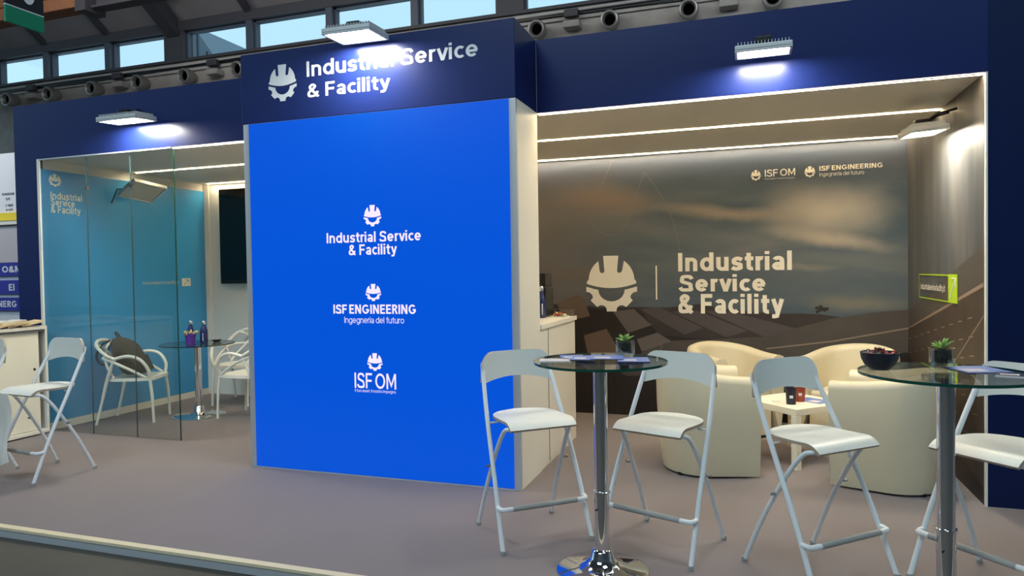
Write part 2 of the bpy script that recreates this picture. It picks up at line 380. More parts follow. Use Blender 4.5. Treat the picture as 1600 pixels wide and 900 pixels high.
# speakers clamped under the roof rib
for k, (x, z, lab) in enumerate([(-14.75, 9.5, 'dark spotlight hanging left of the roof rib above the windows'), (-13.95, 9.65, 'dark spotlight hanging right of the roof rib above the windows')]):
    t = thing('roof_spotlight', lab, 'spotlight', (x, 11.0, z), 0)
    mb = MB(); mb.lathe([(.02, -.25), (.13, -.22), (.15, 0), (.10, .15), (.03, .18)], black, mx=Matrix.Rotation(1.0, 4, 'X')); mb.build('lamp_housing', t, smooth=True)
    mb = MB(); mb.tube([(0, 0, .1), (0, .1, .35), (0, .1, soffit(11.1)-z-.01)], .025, darkm); mb.build('bracket', t)
# jet nozzles on the hall wall
pipem = mat('galvanised_steel', rgb=(150, 148, 146), rough=.4, metal=.6, noise=.15, nscale=8)
noz = None
where = {-21.0: 'leftmost', -19.2: 'second from the left', -17.4: 'third from the left', -15.6: 'fourth from the left', -13.85: 'fifth from the left',
         -12.0: 'left of the tower header', -3.28: 'just right of the blue tower header', -1.52: 'second right of the blue tower header', .25: 'third right of the blue tower header', 2.01: 'fourth right of the blue tower header'}
for x, wh in where.items():
    lab = 'round metal air nozzle on the hall wall, ' + wh
    if noz is None:
        noz = thing('air_nozzle', lab, 'nozzle', (x, 11.985, 7.31), 0, 'air nozzles along the hall wall')
        mb = MB(); mb.lathe([(.15, .03), (.15, .14), (.20, .16), (.215, .24), (.215, .38), (.20, .42), (.165, .43), (.14, .40), (.12, .28)], pipem, seg=28, mx=Matrix.Rotation(PI/2+.12, 4, 'X'))
        mb.build('nozzle_ring', noz, smooth=True)
        mb = MB(); mb.lathe([(.001, .30), (.128, .305), (.128, .302), (.001, .296)], mat('matt_black', rgb=(5, 5, 6), rough=1, spec=0), seg=28, mx=Matrix.Rotation(PI/2+.12, 4, 'X')); mb.build('nozzle_mouth', noz)  # black disc paints in the darkness inside the nozzle hole
    else: dup(noz, (x, 11.985, 7.31), 0, lab)
mb = MB()
for k in range(3):
    mb.tube(spline([(-42+4*i, 11.895-.012*k, 7.63+.03*k-.06*abs(math.sin(i*1.3+k))) for i in range(14)], 4), .022, black, 6)
tag(mb.build('cable_bundle', smooth=True), 'black cables sagging along the concrete hall wall', 'cables')
jb = None
for x, lab in [(-20.1, 'grey junction box between the first two air nozzles'), (-16.5, 'grey junction box between the third and fourth air nozzles'), (-12.95, 'grey junction box right of the fifth air nozzle'), (-2.45, 'grey junction box between the air nozzles right of the tower'), (1.1, 'grey junction box above the right fascia, near the floodlight')]:
    if jb is None:
        jb = thing('junction_box', lab, 'box', (x, 11.93, 7.50), 0, 'junction boxes on the hall wall')
        mb = MB(); mb.box(-.17, .17, -.25, -.09, -.02, .16, darkm); mb.build('box_body', jb, bevel=.02)
        mb = MB(); mb.box(-.2, .2, -.25, .068, -.26, -.10, concrete); mb.build('box_shelf', jb, bevel=.02)
    else: dup(jb, (x, 11.93, 7.50), 0, lab)
# building outside
mb = MB(); g1 = mat('outside_cladding', rgb=(120, 132, 142), rough=.7, noise=.08, nscale=.6)
mb.add([(x, y, z) for y in (20, 26) for x, z in ((-22.3, -.2), (-19.7, -.2), (-19.7, 10.3), (-21.3, 12.4), (-22.3, 12.4))],
       [(4, 3, 2, 1, 0), (5, 6, 7, 8, 9), (0, 1, 6, 5), (1, 2, 7, 6), (2, 3, 8, 7), (3, 4, 9, 8), (4, 0, 5, 9)], g1)
t = tag(mb.build('outside_building'), 'grey clad gable building seen through the hall window', 'building')
mb = MB()
for k, zt in enumerate((12.2, 12.1, 11.2, 10.4)): mb.box(-21.6+.5*k, -21.55+.5*k, 19.95, 20, -.2, zt, framem)
mb.build('cladding_seam', t)
# hanging sign
t = thing('hanging_sign', 'black and green sign hanging under the roof, top left corner', 'sign', (-8, 2.61, 4.97))
mb = MB(); mb.box(-.02, .02, -.27, .27, .24, .80, mat('sign_black', rgb=(18, 24, 34), rough=.4, noise=.05)); mb.build('sign_panel', t, bevel=.003)
mb = MB(); mb.box(-.02, .02, -.27, .27, 0, .225, mat('sign_green', rgb=(0, 122, 92), rough=.4, noise=.03)); mb.build('green_panel', t, bevel=.003)
mb = MB(); mb.box(-.021, .021, -.27, .27, .225, .24, signwhite); mb.build('sign_stripe', t)
mb = MB(); text(mb, '0', lambda a, b: (.0215, a, b), -.04, .14, .33, .62, signwhite, .03); mb.build('lettering', t)
mb = MB()
for y in (-.2, .2): mb.tube([(0, y, .8), (0, y, soffit(2.6)-4.97-.02)], .008, darkm, 6)
mb.build('hanger', t)
# neighbouring stand
t = thing('neighbour_stand_wall', 'pale neighbouring stand panel with yellow and blue bands, left edge', 'stand wall', (0, 0, 0))
pale = mat('pale_panel', rgb=(216, 218, 226), rough=.5, noise=.03, nscale=2)
mb = MB(); mb.box(-12, -8.2, 3.02, 3.2, -.06, 3.37, pale); mb.build('panel', t)
mb = MB(); mb.box(-12, -8.3, 2.98, 3.02, 2.37, 2.48, mat('yellow_band', rgb=(232, 206, 40), rough=.5, noise=.05)); mb.build('yellow_band', t)
mb = MB(); mb.box(-12, -8.3, 2.94, 3.02, 2.30, 2.345, white); mb.build('shelf', t)
mb = MB(); mb.box(-12, -8.3, 2.99, 3.02, 1.74, 2.29, mat('mauve_panel', rgb=(190, 182, 188), rough=.5, noise=.03)); mb.build('mauve_panel', t)
bb = mat('royal_blue_band', rgb=(34, 38, 150), rough=.45, noise=.03)
for z0, z1 in ((1.54, 1.735), (1.27, 1.475), (1.02, 1.215)):
    mb = MB(); mb.box(-12, -8.3, 2.98, 3.02, z0, z1, bb); mb.build('blue_band', t)
lettering(t, plane('y', 2.977), [('O&M', -9.12, -8.72, 1.588, 1.688), ('EI', -8.99, -8.87, 1.32, 1.42), ('NERG', -9.225, -8.835, 1.07, 1.17)], pale, .03)
inkm = mat('dark_ink', rgb=(30, 32, 40), rough=.5)
lettering(t, plane('y', 3.017), [('TRANSIZIONE', -9.13, -8.87, 2.745, 2.785, .02), ('5/5', -9.05, -8.96, 2.67, 2.71, .02), ('CYBER', -9.06, -8.90, 2.575, 2.61, .02), ('4.0/5', -9.06, -8.91, 2.51, 2.545, .02)], inkm)

# ------------------------------------------------------------------ stand shell
H1, H2, YF, XL, XR, XLI, XLO, YB = 2.644, 3.173, .499, -2.217, 2.825, -5.026, -5.353, 2.655
# walls
mb = MB(); mb.box(-.72, 2.9, YB+.012, YB+.1, 0, H1+.02, whitew); struct('wall_back_right', mb)
mb = MB(); mb.box(XLI-.02, -2.2, YB+.012, YB+.1, 0, H1+.02, whitew); struct('wall_back_left', mb)
mb = MB(); mb.box(XLI-.029, XLI-.012, YF+.0505, YB+.0115, 0, H1+.02, whitew); struct('wall_left', mb)
mb = MB(); mb.box(XR+.012, XR+.07, YF+.05, YB+.012, 0, H1+.02, whitew); struct('wall_right', mb)
mb = MB(); mb.box(-.78, -.72, YF, YB+.1, 0, H1+.02, whitew); struct('wall_storage_right', mb)
mb = MB(); mb.box(-2.2, -2.14, YF, YB+.1, 0, H1+.02, whitew); struct('wall_storage_left', mb)
mb = MB(); mb.box(-.72, XR+.012, YF+.05, YB+.012, H1, H1+.02, ceilm); struct('ceiling_right', mb)
mb = MB(); mb.box(XLI-.012, -2.2, YF+.05, YB+.012, H1, H1+.02, ceilm); struct('ceiling_left', mb)
# turquoise panel (left wall)
turq = mat('turquoise_print', rgb=(58, 148, 208), rough=.35, noise=.04, nscale=.8)
t = thing('turquoise_wall_panel', 'turquoise printed wall panel with cream logo, behind the glass', 'wall panel', (0, 0, 0))
mb = MB(); mb.box(XLI-.010, XLI, YF+.013, YB, .075, 2.552, turq); mb.build('panel', t)
pl = plane('x+', XLI+.0015)
cream2 = mat('cream_vinyl', rgb=(225, 222, 205), rough=.5)
emblem(t, pl, .656, 2.458, .068, .062, cream2)
lettering(t, pl, [('Industrial', .605, .945, 2.272, 2.342), ('Service', .605, .862, 2.208, 2.275), ('& Facility', .605, .925, 2.120, 2.208), ('industrialservicefacility.it', 1.676, 2.198, 1.395, 1.44, .0)], cream2)
mb = MB(); mb.box(XLI, XLI+.003, 2.25, 2.385, 1.372, 1.466, cream2); mb.build('arrow_tile', t)
mb = MB(); mb.tube([(XLI+.005, 2.28, 1.39), (XLI+.005, 2.35, 1.445)], .004, turq, 6); mb.tube([(XLI+.005, 2.30, 1.448), (XLI+.005, 2.354, 1.448), (XLI+.005, 2.354, 1.41)], .004, turq, 6); mb.build('arrow', t)
mb = MB(); mb.box(XLI-.011, XLI+.012, YF+.03, YB, 0, .07, white); struct('baseboard_left', mb)
mb = MB(); mb.box(XLI+.0, XLI+.07, YB-.012, YB+.011, 0, H1-.002, white); struct('trim_60', mb)
# ---- back mural
def sky_material(name, stops, dirx, sc=(.55, 1, 2.2), seed=0, tint=None):
    m = bpy.data.materials.new(name); m.use_nodes = True; nt = m.node_tree; b = nt.nodes['Principled BSDF']; b.inputs['Roughness'].default_value = .5
    tc = nt.nodes.new('ShaderNodeTexCoord'); mp = nt.nodes.new('ShaderNodeMapping'); mp.inputs['Scale'].default_value = sc; mp.inputs['Location'].default_value = (seed, seed*.7, seed*.3)
    n = nt.nodes.new('ShaderNodeTexNoise'); n.inputs['Scale'].default_value = 1.3; n.inputs['Detail'].default_value = 6; n.inputs['Roughness'].default_value = .5; n.inputs['Distortion'].default_value = .35
    nt.links.new(tc.outputs['Object'], mp.inputs[0]); nt.links.new(mp.outputs[0], n.inputs['Vector'])
    cr = nt.nodes.new('ShaderNodeValToRGB'); nt.links.new(n.outputs['Fac'], cr.inputs[0])
    el = cr.color_ramp.elements
    for i, (p, c) in enumerate(stops):
        e = el[i] if i < 2 else el.new(p)
        e.position = p; e.color = (*lin(c), 1)
    sx = nt.nodes.new('ShaderNodeSeparateXYZ'); nt.links.new(tc.outputs['Object'], sx.inputs[0])
    prev = cr.outputs[0]
    for (ax, p0, p1, col, fac) in dirx:
        mr = nt.nodes.new('ShaderNodeMapRange'); mr.inputs[1].default_value = p0; mr.inputs[2].default_value = p1; mr.inputs[3].default_value = 0; mr.inputs[4].default_value = fac
        mr.interpolation_type = 'SMOOTHSTEP'
        nt.links.new(sx.outputs[ax], mr.inputs[0])
        mx = nt.nodes.new('ShaderNodeMix'); mx.data_type = 'RGBA'; nt.links.new(mr.outputs[0], mx.inputs[0]); nt.links.new(prev, mx.inputs[6]); mx.inputs[7].default_value = (*lin(col), 1)
        prev = mx.outputs[2]
    nt.links.new(prev, b.inputs['Base Color'])
    MATS[name] = m; return m, nt, prev, b
def add_clouds(nt, prev, b, blobs):
    """soft elliptical cloud patches of the printed sky (x, z, rx, rz, tilt, colour, amount)"""
    tc = nt.nodes.new('ShaderNodeTexCoord')
    nz = nt.nodes.new('ShaderNodeTexNoise'); nz.inputs['Scale'].default_value = 2.2; nz.inputs['Detail'].default_value = 4
    nt.links.new(tc.outputs['Object'], nz.inputs['Vector'])
    ad = nt.nodes.new('ShaderNodeVectorMath'); ad.operation = 'MULTIPLY_ADD'; nt.links.new(nz.outputs['Color'], ad.inputs[0]); ad.inputs[1].default_value = (.35, 0, .14); nt.links.new(tc.outputs['Object'], ad.inputs[2])
    for (x, z, rx, rz, tilt, col, am) in blobs:
        mp = nt.nodes.new('ShaderNodeMapping'); mp.vector_type = 'TEXTURE'
        mp.inputs['Location'].default_value = (x+.17, 0, z+.07); mp.inputs['Rotation'].default_value = (0, tilt, 0); mp.inputs['Scale'].default_value = (rx, 100, rz)
        nt.links.new(ad.outputs[0], mp.inputs[0])
        ln = nt.nodes.new('ShaderNodeVectorMath'); ln.operation = 'LENGTH'; nt.links.new(mp.outputs[0], ln.inputs[0])
        mr = nt.nodes.new('ShaderNodeMapRange'); mr.inputs[1].default_value = 1; mr.inputs[2].default_value = 0; mr.inputs[3].default_value = 0; mr.inputs[4].default_value = am; mr.interpolation_type = 'SMOOTHSTEP'
        nt.links.new(ln.outputs['Value'], mr.inputs[0])
        mx = nt.nodes.new('ShaderNodeMix'); mx.data_type = 'RGBA'; nt.links.new(mr.outputs[0], mx.inputs[0]); nt.links.new(prev, mx.inputs[6]); mx.inputs[7].default_value = (*lin(col), 1)
        prev = mx.outputs[2]
    nt.links.new(prev, b.inputs['Base Color'])
skyb, nt, prev, b = sky_material('mural_sky', [(.30, (62, 80, 94)), (.70, (112, 114, 116)), (.5, (86, 97, 106))],
    [(0, .7, -.75, (112, 104, 100), .75), (2, 2.15, 2.6, (70, 80, 104), .85)])
add_clouds(nt, prev, b, [(2.15, 2.0, .75, .36, .0, (186, 174, 160), .9), (1.25, 2.02, 1.0, .10, .12, (158, 144, 130), .8), (2.2, 1.74, .8, .10, .16, (182, 168, 152), .8),
    (.1, 2.2, .75, .22, .1, (136, 118, 106), .8), (-.2, 1.45, .7, .12, 0, (112, 98, 84), .6), (1.9, 1.5, .5, .05, .05, (140, 134, 122), .6), (2.4, 1.15, .7, .10, 0, (140, 130, 112), .6)])
darkhill = mat('mural_dark_ground', rgb=(34, 27, 25), rough=.5, noise=.3, nscale=3)
midhill = mat('mural_far_hill', rgb=(54, 46, 46), rough=.5, noise=.25, nscale=5)
brownhill = mat('mural_brown_slope', rgb=(76, 70, 66), rough=.5, noise=.22, nscale=5)
lineh = mat('mural_path', rgb=(140, 122, 106), rough=.5)
panelg = mat('mural_solar_panel', rgb=(98, 90, 88), rough=.5, noise=.12, nscale=4)
panelg2 = mat('mural_solar_panel_far', rgb=(76, 70, 72), rough=.5, noise=.15, nscale=4)
panelb = mat('mural_solar_panel_brown', rgb=(104, 86, 74), rough=.5, noise=.15, nscale=4)
finel = mat('mural_fine_line', rgb=(128, 118, 110), rough=.5)
t = thing('wall_mural', 'dark printed mural of cloudy sky over solar fields with cream logos, back wall', 'mural', (0, 0, 0))
def y_(d): return YB-.0004*d
mb = MB(); mb.box(-.715, XR+.011, YB, YB+.011, .0, H1-.001, skyb)
P = lambda d, pts, m: mb.poly([(x, y_(d), z) for x, z in pts], m)
P(1, [(-.715, .0), (2.83, .0), (2.83, .95), (2.413, .99), (2.1, 1.04), (1.95, 1.045), (1.64, 1.045), (1.3, 1.08), (.985, 1.135), (.7, 1.10), (.354, 1.105), (.0, 1.10), (-.11, 1.118), (-.246, 1.10), (-.5, 1.14), (-.715, 1.15)], midhill)
P(2, [(-.715, .0), (2.83, .0), (1.6, .75), (1.15, .79), (.86, .80), (.6, .83), (.42, 1.08), (.2, 1.06), (-.1, 1.09), (-.25, 1.10), (-.715, 1.14)], darkhill)
P(3, [(-.45, 1.155), (-.22, 1.23), (-.16, 1.19), (-.095, 1.01), (-.30, .965), (-.42, 1.06)], panelb)
P(3, [(.144, 1.056), (.354, 1.085), (.535, .922), (.299, .841)], panelg)
P(3, [(.419, 1.083), (.611, 1.106), (1.03, .90), (.859, .829)], panelg2)
P(3, [(.736, 1.06), (.985, 1.07), (1.45, .875), (1.254, .81)], panelg2)
P(3, [(1.05, 1.07), (1.3, 1.06), (1.9, .90), (1.6, .82)], panelg2)
P(3, [(-.165, .808), (.075, .880), (.225, .62), (.1, .40), (-.104, .50)], panelb)
P(3, [(.383, .777), (.589, .848), (.74, .757), (.433, .655)], panelg)
P(4, [(.3, .50), (.45, .66), (.75, .77), (1.15, .79), (1.6, .82), (2.2, 1.0), (2.55, 1.06), (2.836, 1.085), (2.836, .0), (.2, .0), (.10, .30)], brownhill)
P(5, [(1.62, .70), (2.2, .78), (2.836, .912), (2.836, .926), (2.2, .795), (1.62, .712)], lineh)
P(5, [(.95, .0), (2.836, .0), (2.836, .70), (2.3, .62), (1.6, .52)], darkhill)
P(5, [(-.715, 0), (1.2, 0), (.9, .30), (.55, .42), (.30, .40), (-.05, .48), (-.15, .55), (-.715, .62)], darkhill)
for k in range(14):      # far tree on the ridge
    a = random.uniform(0, 6.28); q = random.uniform(.0, .055)
    P(6+k*.1, [(2.12+q*1.3*math.cos(a)+.02*math.cos(b_), 1.085+q*.6*math.sin(a)+.016*math.sin(b_)) for b_ in (0, 1.2, 2.5, 3.8, 5)], darkhill)
def fine(pts, d=7, wd=.004, closed=False):
    q = spline([(x, 0, z) for x, z in pts], 6)
    for a_, c_ in zip(q[:-1], q[1:]):
        n_ = Vector((-(c_.z-a_.z), 0, c_.x-a_.x)).normalized()*wd/2
        P(d, [(a_.x-n_.x, a_.z-n_.z), (c_.x-n_.x, c_.z-n_.z), (c_.x+n_.x, c_.z+n_.z), (a_.x+n_.x, a_.z+n_.z)], finel)
fine([(.15, 2.60), (.04, 2.33), (-.063, 2.06), (-.03, 1.92), (.12, 1.838), (.25, 1.90), (.32, 2.05), (.479, 2.464)])
fine([(.479, 2.464), (.62, 2.26), (.76, 1.95), (.823, 1.64)])
fine([(.82, .35), (.67, .42), (.62, .6), (.64, .75)])
mb.build('print', t)
pl = plane('y', YB-.006)
emblem(t, pl, .131, 1.349, .262, .287, printw)
mb = MB(); mb.box(.580, .594, YB-.007, YB-.005, 1.18, 1.521, printw); mb.build('divider_line', t)
lettering(t, pl, [('Industrial', .802, 1.852, 1.459, 1.642), ('Service', .802, 1.617, 1.255, 1.425), ('& Facility', .80, 1.781, 1.000, 1.235)], printw, .029)
emblem(t, pl, 1.537, 2.368, .045, .05, printw); emblem(t, pl, 2.013, 2.373, .047, .051, printw)
lettering(t, pl, [('ISF~OM', 1.617, 1.886, 2.349, 2.417, .015), ('Il tuo asset, il nostro impegno', 1.617, 1.884, 2.318, 2.336, 0), ('ISF~ENGINEERING', 2.095, 2.623, 2.375, 2.421, .025), ('Ingegneria del futuro', 2.095, 2.471, 2.316, 2.362, .0)], printw)
# ---- right side mural
skys, nt, prev, b = sky_material('side_mural_sky', [(.3, (62, 66, 72)), (.7, (104, 100, 98)), (.5, (80, 82, 86))], [], sc=(3, 4.5, .5), seed=4)
t = thing('side_wall_print', 'dark printed side wall with solar slope and green arrow sign, right', 'mural', (0, 0, 0))
mb = MB(); mb.box(XR, XR+.011, YF+.03, YB-.0005, 0, H1-.001, skys)
Q = lambda d, pts, m: mb.poly([(XR-.0004*d, y, z) for y, z in pts], m)
Q(1, [(2.654, 0), (2.654, 1.075), (2.2, 1.18), (1.5, 1.36), (.53, 1.60), (.53, 0)], brownhill)
Q(2, [(2.654, 0), (2.654, .915), (1.5, 1.15), (.53, 1.355), (.53, 0)], mat('mural_lower_slope', rgb=(66, 55, 48), rough=.5, noise=.25, nscale=6))
Q(3, [(2.654, .910), (1.5, 1.145), (.53, 1.345), (.53, 1.372), (1.5, 1.165), (2.654, .922)], lineh)
Q(3, [(1.6, .55), (.53, 1.16), (.53, 1.172), (1.6, .56)], lineh)
Q(3, [(2.654, .0), (2.654, .7), (2.1, .45), (1.2, .2), (.53, .1), (.53, 0)], darkhill)
for r_ in range(8):
    for k in range(9):
        y = .62+k*.22+.02*r_; z = .30+.125*r_-(y-.53)*.17
        if z < 1.28-(y-.53)*.2: Q(4, [(y, z), (y+.10, z-.012), (y+.10, z-.005), (y, z+.007)], lineh)
mb.build('print', t)
lime = mat('lime_green', rgb=(166, 202, 28), rough=.5, noise=.02)
pl = plane('x-', XR-.004)
mb = MB()
for (a0, a1, b0, b1) in ((-2.21, -1.30, 1.402, 1.412), (-2.21, -1.30, 1.213, 1.221), (-2.21, -2.20, 1.213, 1.412)): mb.box(XR-.004, XR-.0025, -a1, -a0, b0, b1, lime)
mb.build('sign_outline', t)
mb = MB(); mb.box(XR-.005, XR-.0025, 1.082, 1.31, 1.213, 1.415, lime); mb.build('arrow_tile', t)
mb = MB(); mb.tube([(XR-.006, 1.25, 1.25), (XR-.006, 1.14, 1.375)], .005, printw, 6); mb.tube([(XR-.006, 1.21, 1.385), (XR-.006, 1.125, 1.388), (XR-.006, 1.128, 1.33)], .005, printw, 6); mb.build('arrow', t)
lettering(t, pl, [('industrialservicefacility.it', -2.15, -1.40, 1.275, 1.335, .01)], printw)

# ---- portal frames
t = thing('portal_frame', 'dark navy portal frame with pillar around the glass room', 'frame', (0, 0, 0))
mb = MB(); mb.box(XLI-.03, XL+.02, YF, YF+.05, H1, H2, navy); mb.build('fascia', t)
mb = MB(); mb.box(XLO, XLI-.03, YF, 2.75, 0, H2, navy); mb.build('pillar', t)
mb = MB(); mb.box(XLI-.03, XL+.02, YF+.05, 2.75, H2-.02, H2, navy); mb.build('roof_board', t)
mb = MB(); mb.box(XLI-.029, XLI, YF-.004, YF+.012, 0, H1-.001, white); mb.build('edge_profile', t)
mb = MB(); mb.box(XLI, -3.41, YF-.003, YF+.045, H1-.012, H1-.0005, alu); mb.build('top_rail', t)
t = thing('portal_frame', 'dark navy portal frame with wide pillar around the lounge', 'frame', (0, 0, 0))
mb = MB(); mb.box(0.001, XR+.012, YF, YF+.05, H1, H2, navy); mb.build('fascia', t)
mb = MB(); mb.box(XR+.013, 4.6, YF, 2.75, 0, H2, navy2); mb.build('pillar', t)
mb = MB(); mb.box(0.001, XR+.012, YF+.05, 2.75, H2-.02, H2, navy); mb.build('roof_board', t)
mb = MB(); mb.box(XR+.001, XR+.011, YF-.004, YF+.028, 0, H1-.001, white); mb.build('edge_profile', t)
# ---- tower
t = thing('screen_tower', 'tall tower with bright blue screen and navy logo header', 'tower', (0, 0, 0))
hd = MB(); hd.box(XL, 0, 0, YF-.0005, H1, H2, navy); hd = hd.build('header', t, bevel=.003)
emblem(hd, plane('y', -.0015), -1.838, 2.928, .125, .137, signwhite)
lettering(hd, plane('y', -.0015), [('Industrial Service', -1.623, -.262, 2.945, 3.06), ('& Facility', -1.62, -.932, 2.772, 2.894)], signwhite, .018)
mb = MB(); mb.box(XL+.04, -.03, .004, YF-.001, 0, H1-.001, white); mb.build('core', t)
mb = MB(); mb.box(-.03, 0, .03, YF, 0, H1-.001, white); mb.build('side_panel', t)
mb = MB(); mb.box(XL+.01, XL+.04, .03, YF, 0, H1-.001, white); mb.build('side_panel', t)
for x0, x1 in ((XL+.01, XL+.062), (-.048, .0)):
    mb = MB(); mb.box(x0, x1, .002, .03, 0, H1-.001, alu); mb.build('edge_profile', t, bevel=.002)
sc_ = MB(); sc_.box(XL+.063, -.049, -.002, .02, .012, H1-.004, screenblue); sc_ = sc_.build('screen', t)
pl = plane('y', -.0035)
emblem(sc_, pl, -1.095, 1.902, .071, .077, screenwhite); emblem(sc_, pl, -1.1, 1.349, .063, .062, screenwhite); emblem(sc_, pl, -1.099, .846, .062, .064, screenwhite)
lettering(sc_, pl, [('Industrial Service', -1.481, -.713, 1.711, 1.788), ('& Facility', -1.296, -.903, 1.604, 1.697), ('ISF~ENGINEERING', -1.436, -.761, 1.192, 1.262, .025), ('Ingegneria del futuro', -1.345, -.857, 1.115, 1.172, .0),
     ('ISF~OM', -1.27, -.93, .652, .765, .012), ('Il tuo asset, il nostro impegno', -1.268, -.934, .618, .645, 0)], screenwhite, .02)
# ---- glass partition
t = thing('glass_partition', 'clear three pane glass partition closing the left room', 'partition', (0, 0, 0))
for a, b_ in ((XLI+.001, -4.452), (-4.448, -3.912), (-3.908, -3.405)):
    mb = MB(); mb.box(a, b_, YF+.018, YF+.028, .004, H1-.013, glass); mb.build('glass_pane', t)
for x in (-4.45, -3.91):
    mb = MB(); mb.box(x-.0011, x+.0011, YF+.017, YF+.029, .004, H1-.02, mat('silicone_joint', rgb=(60, 84, 92), rough=.3)); mb.build('joint', t)
mb = MB(); mb.box(-3.405, -3.401, YF+.017, YF+.029, .004, H1-.013, gedge); mb.build('glass_edge', t)
for x in (-4.45, -3.91):
    mb = MB(); mb.box(x-.015, x+.015, YF+.012, YF+.034, 2.32, 2.35, chrome); mb.build('clip', t)
# ---- led strips
def strip(x0, x1, y, lab, zz=H1, wd=.0105):
    t = thing('led_strip', lab, 'light strip', ((x0+x1)/2, y, zz), 0, 'recessed ceiling light strips')
    mb = MB(); L = (x1-x0)/2; mb.box(-L, L, -wd/2, wd/2, -.008, -.001, led); mb.build('diffuser', t)
    for sgn in (-1, 1):
        mb = MB(); mb.box(-L, L, sgn*(wd/2+.002)-.002, sgn*(wd/2+.002)+.002, -.009, -.001, alu); mb.build('profile_lip', t)
strip(.005, XR-.004, YF+.035, 'light strip along the front edge of the lounge ceiling')
strip(-.7, XR-.004, 1.53, 'middle light strip across the lounge ceiling')
strip(-.7, XR-.004, 2.60, 'light strip along the top of the dark mural')
strip(-3.40, XL+.02, YF+.04, 'light strip on the front edge of the glass room ceiling')
strip(XLI+.1, -2.21, 1.53, 'middle light strip across the glass room ceiling')
strip(XLI+.1, -2.21, 2.60, 'light strip at the back of the glass room ceiling')

# ------------------------------------------------------------------ floodlights
housm = mat('grey_lamp_housing', rgb=(200, 202, 204), rough=.45, metal=.2, noise=.03)
def flood(lab, loc, rot, W, D, arm, lit=True, lamp=None):
    """lamp facing -z; arm: list of polylines (local) to the mounting"""
    t = thing('floodlight', lab, 'lamp', loc); t.rotation_euler = rot
    mb = MB(); b_ = .018
    mb.box(-W/2, W/2, -D/2, D/2, .0, .03, housm); mb.build('housing', t, bevel=.006)
    mb = MB()
    for (x0, x1, y0, y1) in ((-W/2, W/2, -D/2, -D/2+b_), (-W/2, W/2, D/2-b_, D/2), (-W/2, -W/2+b_, -D/2+b_, D/2-b_), (W/2-b_, W/2, -D/2+b_, D/2-b_)): mb.box(x0, x1, y0, y1, -.012, 0, housm)
    mb.build('bezel', t, bevel=.003)
    mb = MB(); mb.box(-W/2+.032, W/2-.032, -D/2+.03, D/2-.03, -.006, -.001, (lamp or lens) if lit else lensoff); mb.build('lens', t)
    n = 16
    mb = MB()
    for k in range(n):
        x = -W/2+.02+(W-.04)*k/(n-1); mb.box(x-.002, x+.002, -D/2+.02, D/2-.02, .03, .052, housm)
    mb.build('heat_sink', t)
    for pts in arm:
        mb = MB(); mb.tube(pts, .008, black, 8); mb.build('bracket', t)
    mb = MB(); mb.box(-.05, .05, -.04, .05, .052, .09, black); mb.build('driver_box', t, bevel=.006)
    return t
flood('white square floodlight on the navy fascia above the glass room', (-3.70, .305, 2.865), (math.radians(4), 0, 0), .44, .24, [[(0, .05, .07), (.02, .10, .11), (.02, .197, .09)]])
flood('white square floodlight over the tower header lettering', (-1.09, -.19, 3.125), (math.radians(2), math.radians(1), 0), .37, .27, [[(.06, .05, .07), (.1, .12, .07), (.1, .182, .025)]])
flood('long finned floodlight on the navy fascia above the lounge', (1.560, .30, 2.852), (math.radians(2), 0, 0), .34, .20, [[(0, .04, .07), (0, .10, .13), (0, .197, .11)]])
flood('lit floodlight on the right side wall under the lounge ceiling', (2.63, 1.17, 2.415), (math.radians(-3), math.radians(-4), PI/2), .43, .24, [[(.09, .0, .05), (.10, -.09, .11), (.10, -.192, .13)], [(-.09, .0, .05), (-.10, -.09, .11), (-.10, -.192, .13)]], lamp=lens2)
flood('unlit grey floodlight on the turquoise wall in the glass room', (-4.80, 1.50, 2.42), (math.radians(-30), math.radians(6), PI/2-.12), .40, .30, [[(.1, .05, .05), (.1, .16, .05), (.1, .17, .20)], [(-.1, .05, .05), (-.22, .10, .05), (-.24, .22, -.06)]], lit=False)

